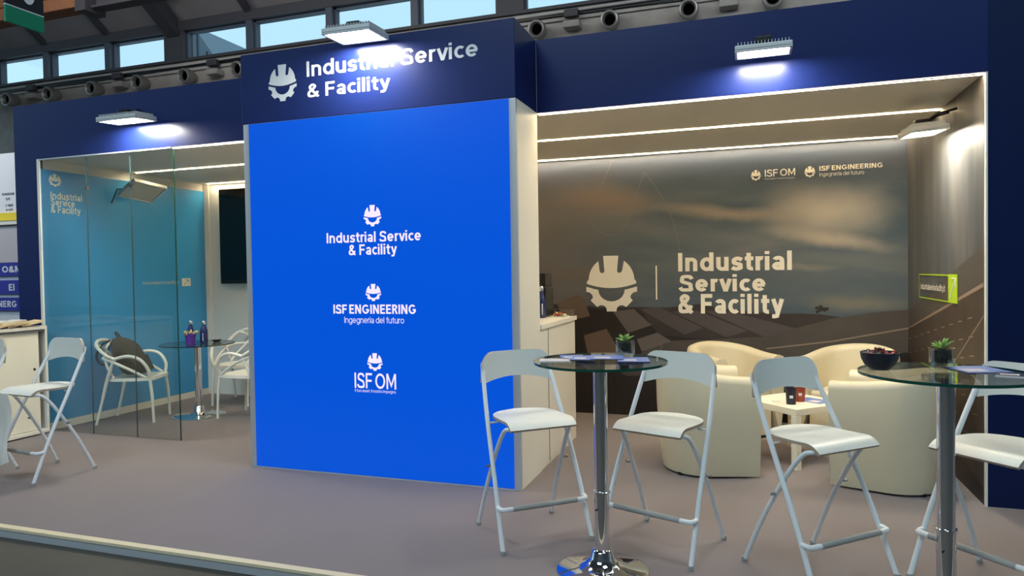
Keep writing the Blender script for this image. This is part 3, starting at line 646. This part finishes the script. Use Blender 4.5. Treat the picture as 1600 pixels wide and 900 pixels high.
# ------------------------------------------------------------------ folding bar chair
SEAT_Z, BACK_T = .658, 1.018
def make_bar_chair(lab, loc, rz, grp):
    t = thing('folding_bar_chair', lab, 'chair', loc, rz, grp)
    # seat
    def seat(u, v):
        x = (u-.5)*2; s_ = v
        wv = .195*(1-max(0, 1-s_/.42)**2.6)**.5 if s_ < .42 else .195
        wv = max(wv, .02); y = .20-.40*s_
        z = SEAT_Z-.008*math.sin(PI*min(1, s_*1.15))*(1-.4*x*x)
        if s_ > .80: q = (s_-.80)/.20; z -= .032*q*q; y += .010*q*q
        return (x*wv, y, z)
    mb = MB(); mb.slab(seat, 18, 22, .015, chairwood, plyedge); mb.build('seat', t, smooth=True, angle=50)
    # backrest: gently concave towards the front, arched lower edge, rounded corners
    def back(u, v):
        x = math.sin((u-.5)*PI*.98)/math.sin(PI*.49); c_ = abs(x)
        zt = BACK_T-.062*max(0, (c_-.62)/.38)**2.6; zb = .870-.040*c_*c_+.016*max(0, (c_-.9)/.1)**2
        return (x*(.224-.010*v), .203+.012*v-.032*x*x, zb+(zt-zb)*v)
    mb = MB(); mb.slab(lambda u, v: back(1-u, v), 28, 8, -.013, chairwood, plyedge); mb.build('backrest', t, smooth=True, angle=50)
    for s_ in (-1, 1):
        mb = MB(); mb.tube(spline([(s_*.262, -.235, .012), (s_*.25, -.10, .33), (s_*.232, .065, .66), (s_*.210, .186, .90), (s_*.205, .202, .955)], 5), .0125, whitemetal); o = mb.build('leg', t, smooth=True)
        mb = MB(); mb.lathe([(.0145, 0), (.0155, .012), (.0145, .024)], greymetal, c=(s_*.262, -.237, 0), seg=12); mb.build('foot_cap', o)
        mb = MB(); mb.tube(spline([(s_*.235, .235, .012), (s_*.222, .12, .26), (s_*.208, -.02, .50), (s_*.198, -.105, .612), (s_*.185, -.15, .634), (s_*.15, -.165, .630)], 5), .0115, whitemetal); o = mb.build('leg', t, smooth=True)
        mb = MB(); mb.lathe([(.0135, 0), (.0145, .012), (.0135, .024)], greymetal, c=(s_*.235, .237, 0), seg=12); mb.build('foot_cap', o)
        mb = MB(); mb.tube([(s_*.228, .035, .40), (s_*.252, .035, .40)], .007, steel, 8); mb.build('pivot', t)
        mb = MB(); mb.tube([(s_*.17, .06, .634), (s_*.232, .062, .634)], .006, whitemetal, 8); mb.build('seat_pin', t)
    mb = MB(); mb.tube(spline([(-.256, -.150, .225), (-.25, -.185, .222), (-.20, -.20, .222), (.20, -.20, .222), (.25, -.185, .222), (.256, -.150, .225)], 5), .0125, whitemetal); o = mb.build('footrest', t, smooth=True)
    mb = MB(); mb.tube([(-.19, -.2005, .222), (.19, -.2005, .222)], .0145, greymetal, 12); mb.build('footrest_grip', o, smooth=True)
    mb = MB(); mb.tube([(-.15, -.165, .630), (.15, -.165, .630)], .0115, whitemetal); mb.build('seat_rail', t, smooth=True)
    return t
G = 'white folding bar chairs'
ch = make_bar_chair('white folding bar chair in front of the blue screen, left of the first glass table', (.2835, -.689, 0), .705, G)
dup(ch, (1.02, -.635, 0), -.36, 'white folding bar chair just right of the first glass bar table')
dup(ch, (1.765, -.765, 0), .75, 'white folding bar chair left of the right glass table, beneath the dark bowl')
dup(ch, (2.525, -.77, 0), -.82, 'white folding bar chair cut off by the right edge')
dup(ch, (-3.63, -.589, 0), -.12, 'white folding bar chair beside the brochure cabinet, in front of the glass room')
dup(ch, (-4.25, -.74, 0), -.2, 'white folding bar chair mostly cut off by the left edge')
clothm = mat('white_cloth', rgb=(222, 216, 208), rough=.8, noise=.05, nscale=8)
mb = MB()
def cl(u, v):
    q = 1-v
    return (-3.86+.20*u+.05*v*u, -.825-.02*math.sin(u*9)*v-.03*v-.02*math.sin(v*6+u*3), .652-.50*v+.02*math.sin(u*7)*v)
mb.slab(cl, 16, 16, .006, clothm)
tag(mb.build('draped_cloth', smooth=True), 'white cloth hanging from the front of a chair seat, left edge', 'cloth')

# ------------------------------------------------------------------ glass bar tables
def make_bar_table(lab, loc, top=1.04, rad=.325, base=.225, grp='glass bar tables'):
    t = thing('bar_table', lab, 'table', loc, 0, grp)
    mb = MB(); th = .012
    mb.lathe([(.0005, top-th), (rad-.001, top-th)], gtop, seg=64); mb.lathe([(rad-.001, top), (.0005, top)], gtop, seg=64)
    m_ = MB(); m_.add(*ring_cap(rad, top-th, top, 64), gtop); m_.add(*ring_side(rad, top-th, top, 64), gedge)
    m_.build('glass_top', t, smooth=True, angle=30)
    mb = MB(); mb.lathe([(.034, .39), (.034, top-.05)], chrome, seg=32); mb.build('column', t, smooth=True)
    mb = MB(); mb.lathe([(.037, .05), (.037, .385)], chrome, seg=32); lower = mb.build('lower_column', t, smooth=True)
    mb = MB(); mb.lathe([(.036, .383), (.041, .386), (.041, .396), (.036, .399)], chrome, seg=32); mb.build('collar', t, smooth=True)
    mb = MB(); mb.lathe([(.03, top-.055), (.085, top-.03), (.09, top-.014), (.0005, top-.0135)], chrome, seg=32); mb.build('top_flange', t, smooth=True)
    mb = MB(); mb.lathe([(base, 0), (base, .006), (base-.012, .013), (.13, .022), (.085, .040), (.060, .066), (.050, .10), (.037, .112), (.0005, .112)], chrome, seg=56); mb.build('base', t, smooth=True, angle=50)
    mb = MB(); mb.tube([(-.02, -.040, .31), (-.02, -.030, .31)], .005, black, 8); mb.build('screw', lower)
    return t
def ring_cap(r, z0, z1, n):
    vs = [(0, 0, z0)]+[(r*math.cos(2*PI*k/n), r*math.sin(2*PI*k/n), z0) for k in range(n)]+[(0, 0, z1)]+[(r*math.cos(2*PI*k/n), r*math.sin(2*PI*k/n), z1) for k in range(n)]
    fs = [(0, 1+(k+1) % n, 1+k) for k in range(n)]+[(n+1, n+2+k, n+2+(k+1) % n) for k in range(n)]
    return vs, fs
def ring_side(r, z0, z1, n):
    vs = [((r+.0003)*math.cos(2*PI*k/n), (r+.0003)*math.sin(2*PI*k/n), z) for z in (z0, z1) for k in range(n)]
    return vs, [(k, (k+1) % n, n+(k+1) % n, n+k) for k in range(n)]
T1 = (.768, -1.068); T2 = (2.225, -1.16)
make_bar_table('round glass bar table on chrome column with leaflets, nearer the blue screen', (*T1, 0))
make_bar_table('round glass bar table on chrome column with dark bowl, right edge', (*T2, 0))
TZ = 1.0403
# leaflets
leafb = mat('blue_leaflet', rgb=(96, 122, 190), rough=.4, noise=.15, nscale=18)
leafl = mat('pale_leaflet', rgb=(206, 198, 200), rough=.5, noise=.08, nscale=14)
leafk = mat('navy_leaflet', rgb=(36, 44, 70), rough=.35, noise=.2, nscale=14)
def leaflet(lab, cat, x, y, z, sx, sy_, rz, top, th=.003, bottom=None, grp=None, name='leaflet'):
    t = thing(name, lab, cat, (x, y, z), rz, grp)
    mb = MB(); mb.box(-sx/2, sx/2, -sy_/2, sy_/2, 0, th, bottom or leafl); mb.build('pages', t)
    mb = MB(); mb.box(-sx/2, sx/2, -sy_/2, sy_/2, th, th+.0008, top); c = mb.build('cover', t)
    mb = MB(); mb.box(-sx*.38, sx*.1, -sy_*.3, sy_*.05, th+.0008, th+.0011, leafl); mb.build('cover_print', c)
    return t
GL = 'leaflets on the first glass bar table'
leaflet('pale leaflet nearest the left rim of the first glass table', 'leaflet',   .555, -1.12, TZ, .15, .10, .3, leafl, grp=GL)
leaflet('small blue leaflet leftmost of the blue row on the glass table', 'leaflet', .61, -.985, TZ, .12, .16, .35, leafb, .003, leafk, GL)
leaflet('second blue leaflet of the row on the glass table', 'leaflet', .685, -1.05, TZ+.0045, .12, .18, .1, leafb, .004, leafk, GL)
leaflet('long pale blue leaflet mid row on the glass table', 'leaflet', .795, -1.03, TZ+.009, .16, .17, .2, leafb, .003, leafk, GL)
leaflet('rightmost blue leaflet with dark edge before the glass planter', 'leaflet', .93, -1.06, TZ, .15, .17, .2, leafb, .007, leafk, GL)
leaflet('blue leaflet beside the planter on the right glass table', 'leaflet', 2.36, -1.06, TZ, .18, .19, .3, leafb, .003, leafk, 'leaflets on the right glass table')
leaflet('dark navy leaflet at the right edge of the right glass table', 'leaflet', 2.455, -1.20, TZ, .13, .10, -.3, leafk, .004, leafl, 'leaflets on the right glass table')
# potted succulents
soil = mat('dark_soil', rgb=(26, 26, 22), rough=.9, noise=.4, nscale=40, bump=.5)
leafg = mat('succulent_green', rgb=(150, 182, 92), rough=.5, noise=.25, nscale=20)
def succulent(lab, x, y, r, h):
    t = thing('potted_succulent', lab, 'plant', (x, y, TZ))
    mb = MB(); mb.lathe([(.0005, 0), (r, 0), (r, h), (r-.004, h), (r-.004, .012), (.0005, .012)], jar, seg=32); mb.build('glass_jar', t, smooth=True)
    mb = MB(); mb.lathe([(.0005, .022), (r-.013, .022), (r-.011, h*.5), (r-.013, h-.010), (.0005, h-.002)], soil, seg=24); mb.build('soil', t, smooth=True)
    mb = MB()
    for k in range(17):
        a = k*2.4; L = .042+.024*random.random(); tilt = .35+1.0*((k*7) % 10)/10; z0 = h-.006
        d = Vector((math.cos(a)*math.sin(tilt), math.sin(a)*math.sin(tilt), math.cos(tilt))); sd = Vector((-math.sin(a), math.cos(a), 0)); nn = d.cross(sd)
        o = Vector((0, 0, z0)); wd = .006
        mb.tube([o, o+d*L*.4+nn*.002, o+d*L*.75, o+d*L+Vector((0, 0, -.004))], [.003, .0055, .0035, .0004], leafg, 6)
    mb.build('foliage', t, smooth=True)
succulent('small succulent in a glass jar on the first glass table', .866, -.905, .047, .083)
succulent('small succulent in a glass jar on the right glass table', 2.247, -1.005, .048, .085)
# bowl with sweets
t = thing('dark_bowl', 'dark navy bowl of red wrapped sweets on the right glass table', 'bowl', (1.988, -1.12, TZ))
mb = MB(); mb.lathe([(.0005, 0), (.036, 0), (.040, .004), (.060, .022), (.072, .048), (.076, .074), (.0735, .075), (.069, .050), (.056, .026), (.034, .009), (.0005, .008)], mat('navy_ceramic', rgb=(26, 28, 42), rough=.45, noise=.1), seg=40); mb.build('bowl_body', t, smooth=True)
candy = [mat('red_wrapper', rgb=(178, 36, 38), rough=.3, noise=.2), mat('brown_wrapper', rgb=(96, 30, 30), rough=.3, noise=.2), mat('dark_wrapper', rgb=(30, 26, 34), rough=.3, noise=.2), mat('pink_wrapper', rgb=(206, 110, 116), rough=.3, noise=.2)]
cb = []
for m_ in candy:
    mb = MB(); mb.tube([(-.019, 0, 0), (-.012, 0, 0), (-.009, 0, 0), (-.004, 0, 0), (.004, 0, 0), (.009, 0, 0), (.012, 0, 0), (.019, 0, 0)], [.008, .003, .006, .0085, .0085, .006, .003, .008], m_, 8)
    o = mb.build('wrapped_sweet', smooth=True); cb.append(o)
cn = ['red', 'brown', 'black', 'pink']
k = 0
for (r_, z, n) in ((.0, .03, 1), (.032, .045, 5), (.052, .066, 8), (.028, .068, 5), (.0, .074, 2)):
    for i in range(n):
        a = 2*PI*i/max(1, n)+r_*30; c = (k*3+i) % 4 if k % 3 else 0; src = cb[c]
        o = src if not src.get('label') else src.copy()
        if o is not src: COL.objects.link(o)
        o.location = (1.988+r_*math.cos(a), -1.12+r_*math.sin(a), TZ+z+.012*(n == 2)*i); o.rotation_euler = (random.uniform(-.3, .3), random.uniform(-.6, .6), random.uniform(0, 6))
        tag(o, '%s wrapped sweet heaped in the dark bowl on the glass table' % cn[c], 'sweet', 'wrapped sweets in the dark bowl, %s' % cn[c]); k += 1

# ------------------------------------------------------------------ tub chairs and low table
def make_tub(lab, loc, rz, grp):
    t = thing('tub_armchair', lab, 'armchair', loc, rz, grp)
    W, D = .355, .33      # half width, half depth; faces -y
    def outline(s_, off):  # s_ 0..1 from front-left corner round the back to front-right
        # straight side - semicircle - straight side
        Wd = W-off; y0 = -D; yc = D-.33; 
        L1 = yc-y0; L2 = PI*.335; T = 2*L1+L2; q = s_*T
        if q < L1: return (-Wd, y0+q)
        if q > L1+L2: return (Wd, yc-(q-L1-L2))
        a = PI-(q-L1)/L2*PI
        return (Wd*math.cos(a), yc+(.33-off)*math.sin(a))
    def hgt(s_): return .715+.085*(math.sin(PI*s_))**2.2
    n = 44; prof = 10; vs = []; fs = []
    for i in range(n+1):
        s_ = i/n; h = hgt(s_)
        P_ = []
        for (off, z) in ((.045, .015), (.018, .20), (.0, h*.62), (-.004, h-.05), (.006, h-.012), (.035, h), (.075, h), (.105, h-.014), (.118, h-.05), (.122, .40), (.125, .30)):
            x, y = outline(s_, off); P_.append((x, y, z))
        if i in (0, n):
            P_ = [(x, y, z) for x, y, z in P_]
        vs += P_
    K = 11
    for i in range(n):
        for k in range(K-1): fs.append((i*K+k, (i+1)*K+k, (i+1)*K+k+1, i*K+k+1))
        fs.append((i*K+K-1, (i+1)*K+K-1, (i+1)*K, i*K))
    fs.append(tuple(range(K))); fs.append(tuple(n*K+k for k in reversed(range(K))))
    mb = MB(); mb.add(vs, fs, leather); o = mb.build('tub_shell', t, smooth=True, angle=55)
    # seat base and cushion
    pts = []
    m_ = 20
    for i in range(m_+1):
        x, y = outline(.12+.76*i/m_, .127); pts.append((x, y))
    pts = [(-W+.127, -D+.012)]+pts+[(W-.127, -D+.012)]
    def prism(pts, z0, z1, m): 
        q = len(pts); b = MB(); b.add([(x, y, z0) for x, y in pts]+[(x, y, z1) for x, y in pts], [tuple(range(q)), tuple(q+i for i in range(q))]+[(i, (i+1) % q, q+(i+1) % q, q+i) for i in range(q)], m); return b
    prism(pts, .02, .30, leather).build('seat_base', t, bevel=.01)
    prism([(x*.99, y*.99-.003) for x, y in pts], .302, .44, leather).build('seat_cushion', t, smooth=True, bevel=.03)
    for x, y in ((-.25, -.24), (.25, -.24), (-.2, .2), (.2, .2)):
        mb = MB(); mb.lathe([(.02, 0), (.022, .02)], black, c=(x, y, 0), seg=12); mb.build('foot_glide', t)
    return t
def facing(fx, fy): return math.atan2(fx, -fy)
GT = 'cream tub armchairs in the lounge'
tb = make_tub('cream tub armchair turned away, left front of the low table', (1.125, .93, 0), facing(.95, .27), GT)
dup(tb, (2.39, .86, 0), facing(-.94, .33), 'cream tub armchair turned away, behind the right bar table')
dup(tb, (1.27, 2.14, 0), facing(.62, -.78), 'cream tub armchair by the mural, left behind the low table')
dup(tb, (2.30, 2.12, 0), facing(-.5, -.86), 'cream tub armchair by the mural, right behind the low table')
t = thing('low_table', 'square white low table between the cream tub armchairs', 'table', (1.79, 1.37, 0), math.radians(44))
mb = MB(); mb.box(-.275, .275, -.275, .275, .40, .45, lackw); mb.build('tabletop', t, bevel=.003)
for sx in (-1, 1):
    for s2 in (-1, 1):
        mb = MB(); mb.box(sx*.25-.025, sx*.25+.025, s2*.25-.025, s2*.25+.025, 0, .40, lackw); mb.build('leg', t, bevel=.002)
def mug(lab, x, y, col, h=.10):
    t = thing('paper_cup', lab, 'cup', (x, y, .4502))
    mb = MB(); mb.lathe([(.0005, 0), (.034, 0), (.040, h), (.042, h), (.042, h+.004), (.037, h+.002), (.032, .006), (.0005, .006)], col, seg=28); mb.build('cup_body', t, smooth=True)
    mb = MB(); mb.box(-.012, .012, -.0415, -.0395, .05, .07, whitemetal); mb.build('cup_print', t)
mug('dark navy cup on the white low table', 1.76, 1.20, mat('navy_cup', rgb=(32, 32, 52), rough=.4, noise=.1), .115)
mug('rust red cup behind the navy cup on the low table', 1.83, 1.33, mat('red_cup', rgb=(150, 62, 40), rough=.4, noise=.1))
leaflet('open blue leaflet on the white low table', 'leaflet', 1.93, 1.37, .4502, .17, .22, .9, leafb, .004)
leaflet('small pale card on the white low table', 'card', 1.66, 1.29, .4502, .06, .04, .3, leafl, .001, name='card')

# ------------------------------------------------------------------ service counter behind the tower
t = thing('service_counter', 'white service counter beside the tower with drinks on top', 'counter', (0, 0, 0))
mb = MB(); mb.box(-.60, -.004, YF+.004, 1.60, 0, 1.045, white); mb.build('body', t)
mb = MB(); mb.box(-.60, .012, YF+.004, 1.615, 1.047, 1.085, white); mb.build('worktop', t, bevel=.003)
mb = MB(); mb.box(-.004, .0, .72, .7235, .02, 1.04, mat('shadow_gap', rgb=(120, 112, 100), rough=.6)); mb.build('door_gap', t)
CZ_ = 1.0855
t = thing('coffee_machine', 'tall black coffee machine on the white service counter', 'appliance', (-.35, 1.42, CZ_))
mb = MB(); mb.box(-.14, .16, -.10, .16, 0, .26, black); mb.build('machine_body', t, bevel=.012)
mb = MB(); mb.box(-.14, .15, -.08, .16, .26, .38, black); mb.build('bean_hopper', t, bevel=.01)
mb = MB(); mb.box(-.05, .05, -.13, -.10, .16, .22, steel); mb.build('spout', t, bevel=.006)
def bottle(lab, loc, h, r, grp):
    t = thing('steel_bottle', lab, 'bottle', loc, 0, grp)
    nb = mat('navy_bottle', rgb=(26, 36, 92), rough=.25, noise=.05, coat=.4)
    mb = MB(); mb.lathe([(.0005, 0), (r*.9, 0), (r, .006), (r, h*.50), (r*.92, h*.60), (r*.60, h*.74), (r*.47, h*.80), (r*.46, h*.84), (.0005, h*.84)], nb, seg=28); mb.build('bottle_body', t, smooth=True, angle=50)
    mb = MB(); mb.lathe([(.0005, h*.842), (r*.52, h*.842), (r*.55, h*.88), (r*.53, h*.97), (r*.40, h), (.0005, h)], chrome, seg=24); mb.build('cap', t, smooth=True)
    mb = MB(); mb.box(-.004, .004, -r-.0015, -r+.002, h*.1, h*.45, signwhite); o = mb.build('bottle_print', t); o.rotation_euler = (0, 0, .45)
    return t
bottle('navy steel bottle on the white service counter beside the coffee machine', (-.212, 1.27, CZ_), .27, .036, 'navy steel bottles')
t = thing('snack_tray', 'small tray of mixed sweets on the white service counter', 'tray', (-.10, 1.44, CZ_))
mb = MB(); mb.box(-.07, .07, -.07, .07, 0, .006, white); mb.build('tray_base', t, bevel=.002)
cols = [mat('orange_sweet', rgb=(190, 96, 40), rough=.4), mat('white_sweet', rgb=(226, 222, 206), rough=.4), mat('green_sweet', rgb=(110, 140, 70), rough=.4), candy[0]]
cnm = ['orange', 'white', 'green', 'red']; sw = {}
for k in range(24):
    c = k % 4; a = k*2.4; r_ = .011*math.sqrt(k)
    if c not in sw:
        mb = MB(); mb.lathe([(.0005, 0), (.010, .002), (.013, .010), (.009, .018), (.0005, .020)], cols[c], seg=10); o = mb.build('sweet', smooth=True); sw[c] = o
    else: o = sw[c].copy(); COL.objects.link(o)
    o.location = (-.10+r_*math.cos(a), 1.44+r_*math.sin(a), CZ_+.006+.014*(k % 3 == 0)*(k < 14)); o.rotation_euler = (0, 0, a)
    tag(o, 'small %s sweet on the tray of the service counter' % cnm[c], 'sweet', 'sweets on the counter tray, %s' % cnm[c])
boxg = glass_mat('clear_plastic_box', (.86, .86, .86), .08, .1)
for k, (y, lab) in enumerate(((1.545, 'clear plastic box at the far end of the service counter'),)):
    t = thing('plastic_box', lab, 'box', (-.075, y, CZ_))
    mb = MB(); mb.box(-.10, .09, -.04, .055, 0, .055, boxg); mb.build('box_body', t, bevel=.004)
    mb = MB(); mb.box(-.105, .095, -.045, .06, .056, .064, boxg); mb.build('lid', t, bevel=.003)

# ------------------------------------------------------------------ glass room: table, chairs, things
t = thing('round_glass_table', 'round glass table on chrome column inside the glass room', 'table', (-4.11, 1.50, 0))
m_ = MB(); TH = .772; m_.add(*ring_cap(.375, TH-.010, TH, 56), gtop); m_.add(*ring_side(.375, TH-.010, TH, 56), mat('dark_glass_edge', rgb=(18, 34, 40), rough=.1)); m_.build('glass_top', t, smooth=True, angle=30)
mb = MB(); mb.lathe([(.036, .10), (.036, TH-.04)], chrome, seg=28); mb.build('column', t, smooth=True)
mb = MB(); mb.lathe([(.03, TH-.045), (.07, TH-.02), (.075, TH-.012), (.0005, TH-.0115)], chrome, seg=28); mb.build('top_flange', t, smooth=True)
mb = MB(); mb.lathe([(.27, 0), (.27, .006), (.255, .012), (.09, .018), (.055, .05), (.05, .10), (.036, .11), (.0005, .11)], chrome, seg=48); mb.build('base', t, smooth=True, angle=50)
TZ2 = TH+.0004
def make_loop_chair(lab, loc, rz, grp):
    t = thing('loop_armchair', lab, 'chair', loc, rz, grp); r = .0165
    def seat(u, v):
        x = (u-.5)*2; y = -.24+.45*(v); k_ = abs((v-.5)*2)
        wv = .235*(1-.22*k_**4)
        return (x*wv, y, .462-.012*(1-x*x)*(1-k_**2))
    mb = MB(); mb.slab(seat, 16, 16, .03, plasticw); mb.build('seat', t, smooth=True, angle=50)
    for s_ in (-1, 1):
        mb = MB(); mb.tube(spline([(s_*.215, -.235, 0), (s_*.212, -.225, .25), (s_*.205, -.205, .44)], 5), [.013]*5+[.015]*5+[.019], plasticw); mb.build('leg', t, smooth=True)
        mb = MB(); mb.tube(spline([(s_*.235, .31, 0), (s_*.225, .25, .25), (s_*.225, .20, .45), (s_*.245, .12, .66)], 5), [.013]*6+[.016]*10, plasticw); mb.build('leg', t, smooth=True)
        mb = MB(); mb.tube(spline([(s_*.205, -.20, .455), (s_*.235, -.20, .55), (s_*.262, -.13, .655), (s_*.265, -.02, .69), (s_*.25, .10, .668), (s_*.245, .13, .655)], 6), r, plasticw); mb.build('armrest', t, smooth=True)
        mb = MB(); mb.tube(spline([(s_*.215, -.17, .465), (s_*.245, -.02, .555), (s_*.245, .14, .635), (s_*.19, .25, .665), (0, .295, .67)], 6), r*.85, plasticw); mb.build('arm_brace', t, smooth=True)
    mb = MB(); mb.tube(spline([(-.245, .10, .655), (-.25, .19, .70), (-.20, .30, .785), (-.10, .345, .83), (0, .355, .84), (.10, .345, .83), (.20, .30, .785), (.25, .19, .70), (.245, .10, .655)], 6), r, plasticw); mb.build('backrest_hoop', t, smooth=True)
    mb = MB(); mb.tube(spline([(-.20, .15, .47), (-.12, .25, .60), (.02, .31, .75), (.16, .315, .80)], 6), r*.85, plasticw); mb.tube(spline([(.20, .15, .47), (.12, .25, .60), (-.02, .31, .75), (-.16, .315, .80)], 6), r*.85, plasticw); mb.build('back_weave', t, smooth=True)
    return t
GA = 'white loop armchairs in the glass room'
lc = make_loop_chair('white loop armchair holding a dark grey backpack in the glass room', (-4.60, 1.175, 0), facing(.90, .42), GA)
dup(lc, (-3.555, 1.63, 0), facing(-1, .0), 'white loop armchair nearest the tower edge in the glass room')
dup(lc, (-4.20, 2.25, 0), facing(.2, -1), 'white loop armchair against the rear wall of the glass room')
# backpack
bagm = mat('dark_grey_fabric', rgb=(44, 42, 38), rough=.85, noise=.3, nscale=30, bump=.3)
strapm = mat('black_strap', rgb=(24, 24, 30), rough=.7, noise=.2)
BR = facing(.90, .42)
t = thing('backpack', 'dark grey backpack leaning on the white loop armchair in the glass room', 'backpack', (-4.60, 1.175, .462), BR)
def bag(u, v):
    a = 2*PI*u; z = v
    w_ = .195*(1-.35*max(0, (z-.55)/.45)**2); d_ = .125*(1-.45*max(0, (z-.3)/.7)**1.5)
    k_ = 1.0 if 0 < v < 1 else .001
    rr = math.sqrt(max(0, 1-abs(2*z-1)**6)) if 0 < v < 1 else 0
    n_ = 1+.05*math.sin(5*a+7*z)+.04*math.sin(3*a-11*z)
    cx_, sx_ = math.cos(a), math.sin(a)
    sg = lambda q: math.copysign(abs(q)**.7, q)
    x = w_*sg(cx_)*rr*n_; y = d_*sg(sx_)*rr*n_
    return (x, y+.01+.19*z**1.3-.02, .008+.40*z)
vs = []; fs = []; nu, nv = 28, 22
for j in range(nv+1):
    for i in range(nu): vs.append(bag(i/nu, j/nv))
for j in range(nv):
    for i in range(nu): fs.append((j*nu+i, j*nu+(i+1) % nu, (j+1)*nu+(i+1) % nu, (j+1)*nu+i))
mb = MB(); mb.add(vs, fs, bagm); mb.build('bag_body', t, smooth=True, angle=80)
mb = MB(); mb.slab(lambda u, v: (.12*(u-.5)*2, -.105+.02*v+.045*v-.015*(1-(2*u-1)**2), .05+.15*v), 8, 8, -.02, bagm); mb.build('front_pocket', t, smooth=True)
for s_ in (-1, 1):
    mb = MB(); mb.tube(spline([(s_*.07, .225, .38), (s_*.10, .30, .33), (s_*.12, .345, .22), (s_*.12, .30, .14), (s_*.11, .21, .12)], 6), .011, strapm, 6); mb.build('strap', t, smooth=True)
mb = MB(); mb.tube(spline([(-.03, .17, .40), (-.02, .20, .45), (.02, .20, .45), (.03, .17, .40)], 6), .008, strapm, 6); mb.build('handle', t, smooth=True)
GB = 'navy steel bottles'
bottle('navy steel bottle behind the purple pot on the round glass table', (-4.215, 1.52, TZ2), .24, .037, GB)
bottle('navy steel bottle right of the purple pot on the round glass table', (-4.085, 1.57, TZ2), .235, .040, GB)
t = thing('purple_pot', 'purple pot of pale dried leaves on the round glass table', 'plant', (-4.135, 1.43, TZ2))
mb = MB(); mb.lathe([(.0005, 0), (.045, 0), (.054, .09), (.057, .092), (.057, .115), (.051, .115), (.049, .09), (.0005, .088)], mat('purple_plastic', rgb=(82, 40, 138), rough=.4, noise=.05), seg=28); mb.build('pot', t, smooth=True)
mb = MB(); dl = mat('pale_dried_leaf', rgb=(186, 176, 128), rough=.7, noise=.25, nscale=30)
for k in range(16):
    a = k*2.4; ti = .5+.75*((k*3) % 7)/7; L = .07+.03*random.random(); d = Vector((math.cos(a)*math.sin(ti), math.sin(a)*math.sin(ti), math.cos(ti))); o = Vector((.02*math.cos(a), .02*math.sin(a), .085))
    mb.tube([o, o+d*L*.5, o+d*L*.8, o+d*L+Vector((0, 0, -.006))], [.004, .010, .007, .001], dl, 5)
mb.build('foliage', t, smooth=True)
t = thing('black_dish', 'small black dish right of the bottles on the round glass table', 'dish', (-4.00, 1.66, TZ2))
mb = MB(); mb.lathe([(.0005, 0), (.03, 0), (.052, .022), (.055, .026), (.050, .024), (.028, .006), (.0005, .006)], black, seg=28); mb.build('dish_body', t, smooth=True)
# television
t = thing('television', 'black wall television on the white rear wall of the glass room', 'television', (-4.405, YB-.045, 1.975))
mb = MB(); mb.box(-.345, .345, -.02, .03, -.585, .585, black); mb.build('housing', t, bevel=.006)
mb = MB(); mb.box(-.335, .335, -.0215, -.0201, -.572, .575, blackgloss); mb.build('screen', t)
mb = MB(); mb.box(-.15, .15, .03, .053, -.15, .15, darkm); mb.build('wall_mount', t)

# ------------------------------------------------------------------ brochure cabinet, left
t = thing('brochure_cabinet', 'white sliding door cabinet piled with brochures, left of the glass room', 'cabinet', (0, 0, 0))
mb = MB()
X1, X0, Y1, Y0 = -4.93, -5.33, .455, -.95
mb.box(X0, X1, Y0, Y1, .97+.035, 1.035, white); mb.box(X0, X1, Y0, Y1, .012, .045, white); mb.box(X0, X1, Y1-.022, Y1, .045, 1.005, white); mb.box(X0, X1, Y0, Y0+.022, .045, 1.005, white); mb.box(X0, X0+.02, Y0+.022, Y1-.022, .045, 1.005, white)
mb.build('body', t, bevel=.003)
mb = MB(); mb.box(X0+.02, X1-.02, Y0+.03, Y1-.04, 0, .012, black); mb.build('plinth', t)
mb = MB(); mb.box(X1-.055, X1-.025, -.26, Y1-.07, .05, .985, lackw); d1 = mb.build('door', t, bevel=.002)
mb = MB(); mb.tube([(X1-.027, .337, .628), (X1-.0235, .337, .628)], .013, black, 14); mb.build('handle', d1)
mb = MB(); mb.box(X1-.09, X1-.06, Y0+.04, -.2, .05, .985, lackw); d2 = mb.build('door', t, bevel=.002)
mb = MB(); mb.box(X1-.03, X1-.002, Y0+.022, Y1-.022, .985, 1.003, steel); mb.build('rail', t)
bro = [mat('beige_brochure', rgb=(214, 192, 150), rough=.5, noise=.25, nscale=12), mat('tan_brochure', rgb=(196, 170, 130), rough=.5, noise=.3, nscale=12), mat('white_brochure', rgb=(214, 214, 212), rough=.5, noise=.15, nscale=14)]
spots = [(-5.010, .335, 0, 'beige brochure at the cabinet corner beside the glass room'), (-5.010, .20, 1, 'tan brochure second from the cabinet corner'), (-5.010, .08, 0, 'beige brochure third from the cabinet corner'),
         (-5.010, -.05, 1, 'tan brochure fourth from the cabinet corner'), (-5.243, .33, 2, 'white brochure at the back of the cabinet by the navy pillar'), (-5.243, .16, 2, 'white brochure at the back of the cabinet, second from the pillar'), (-5.243, .0, 2, 'white brochure at the back of the cabinet, third from the pillar'),
         (-5.010, -.18, 0, 'beige brochure fifth from the cabinet corner'), (-5.243, -.17, 2, 'white brochure at the back of the cabinet, fourth from the pillar')]
for k, (x, y, c, lab) in enumerate(spots):
    t = thing('brochure', lab, 'brochure', (x, y, 1.0354+.0), (-.30+.04*(k % 3)) if c < 2 else 0, 'brochures fanned on the left cabinet'); t.rotation_euler[0] = .22; t.location.z += .0208
    mb = MB(); mb.box(-.10, .10, -.09, .09, 0, .018, bro[c]); mb.build('pages', t)
    mb = MB(); mb.box(-.10, .10, -.09, .09, .0182, .0195, bro[c]); mb.build('cover', t)
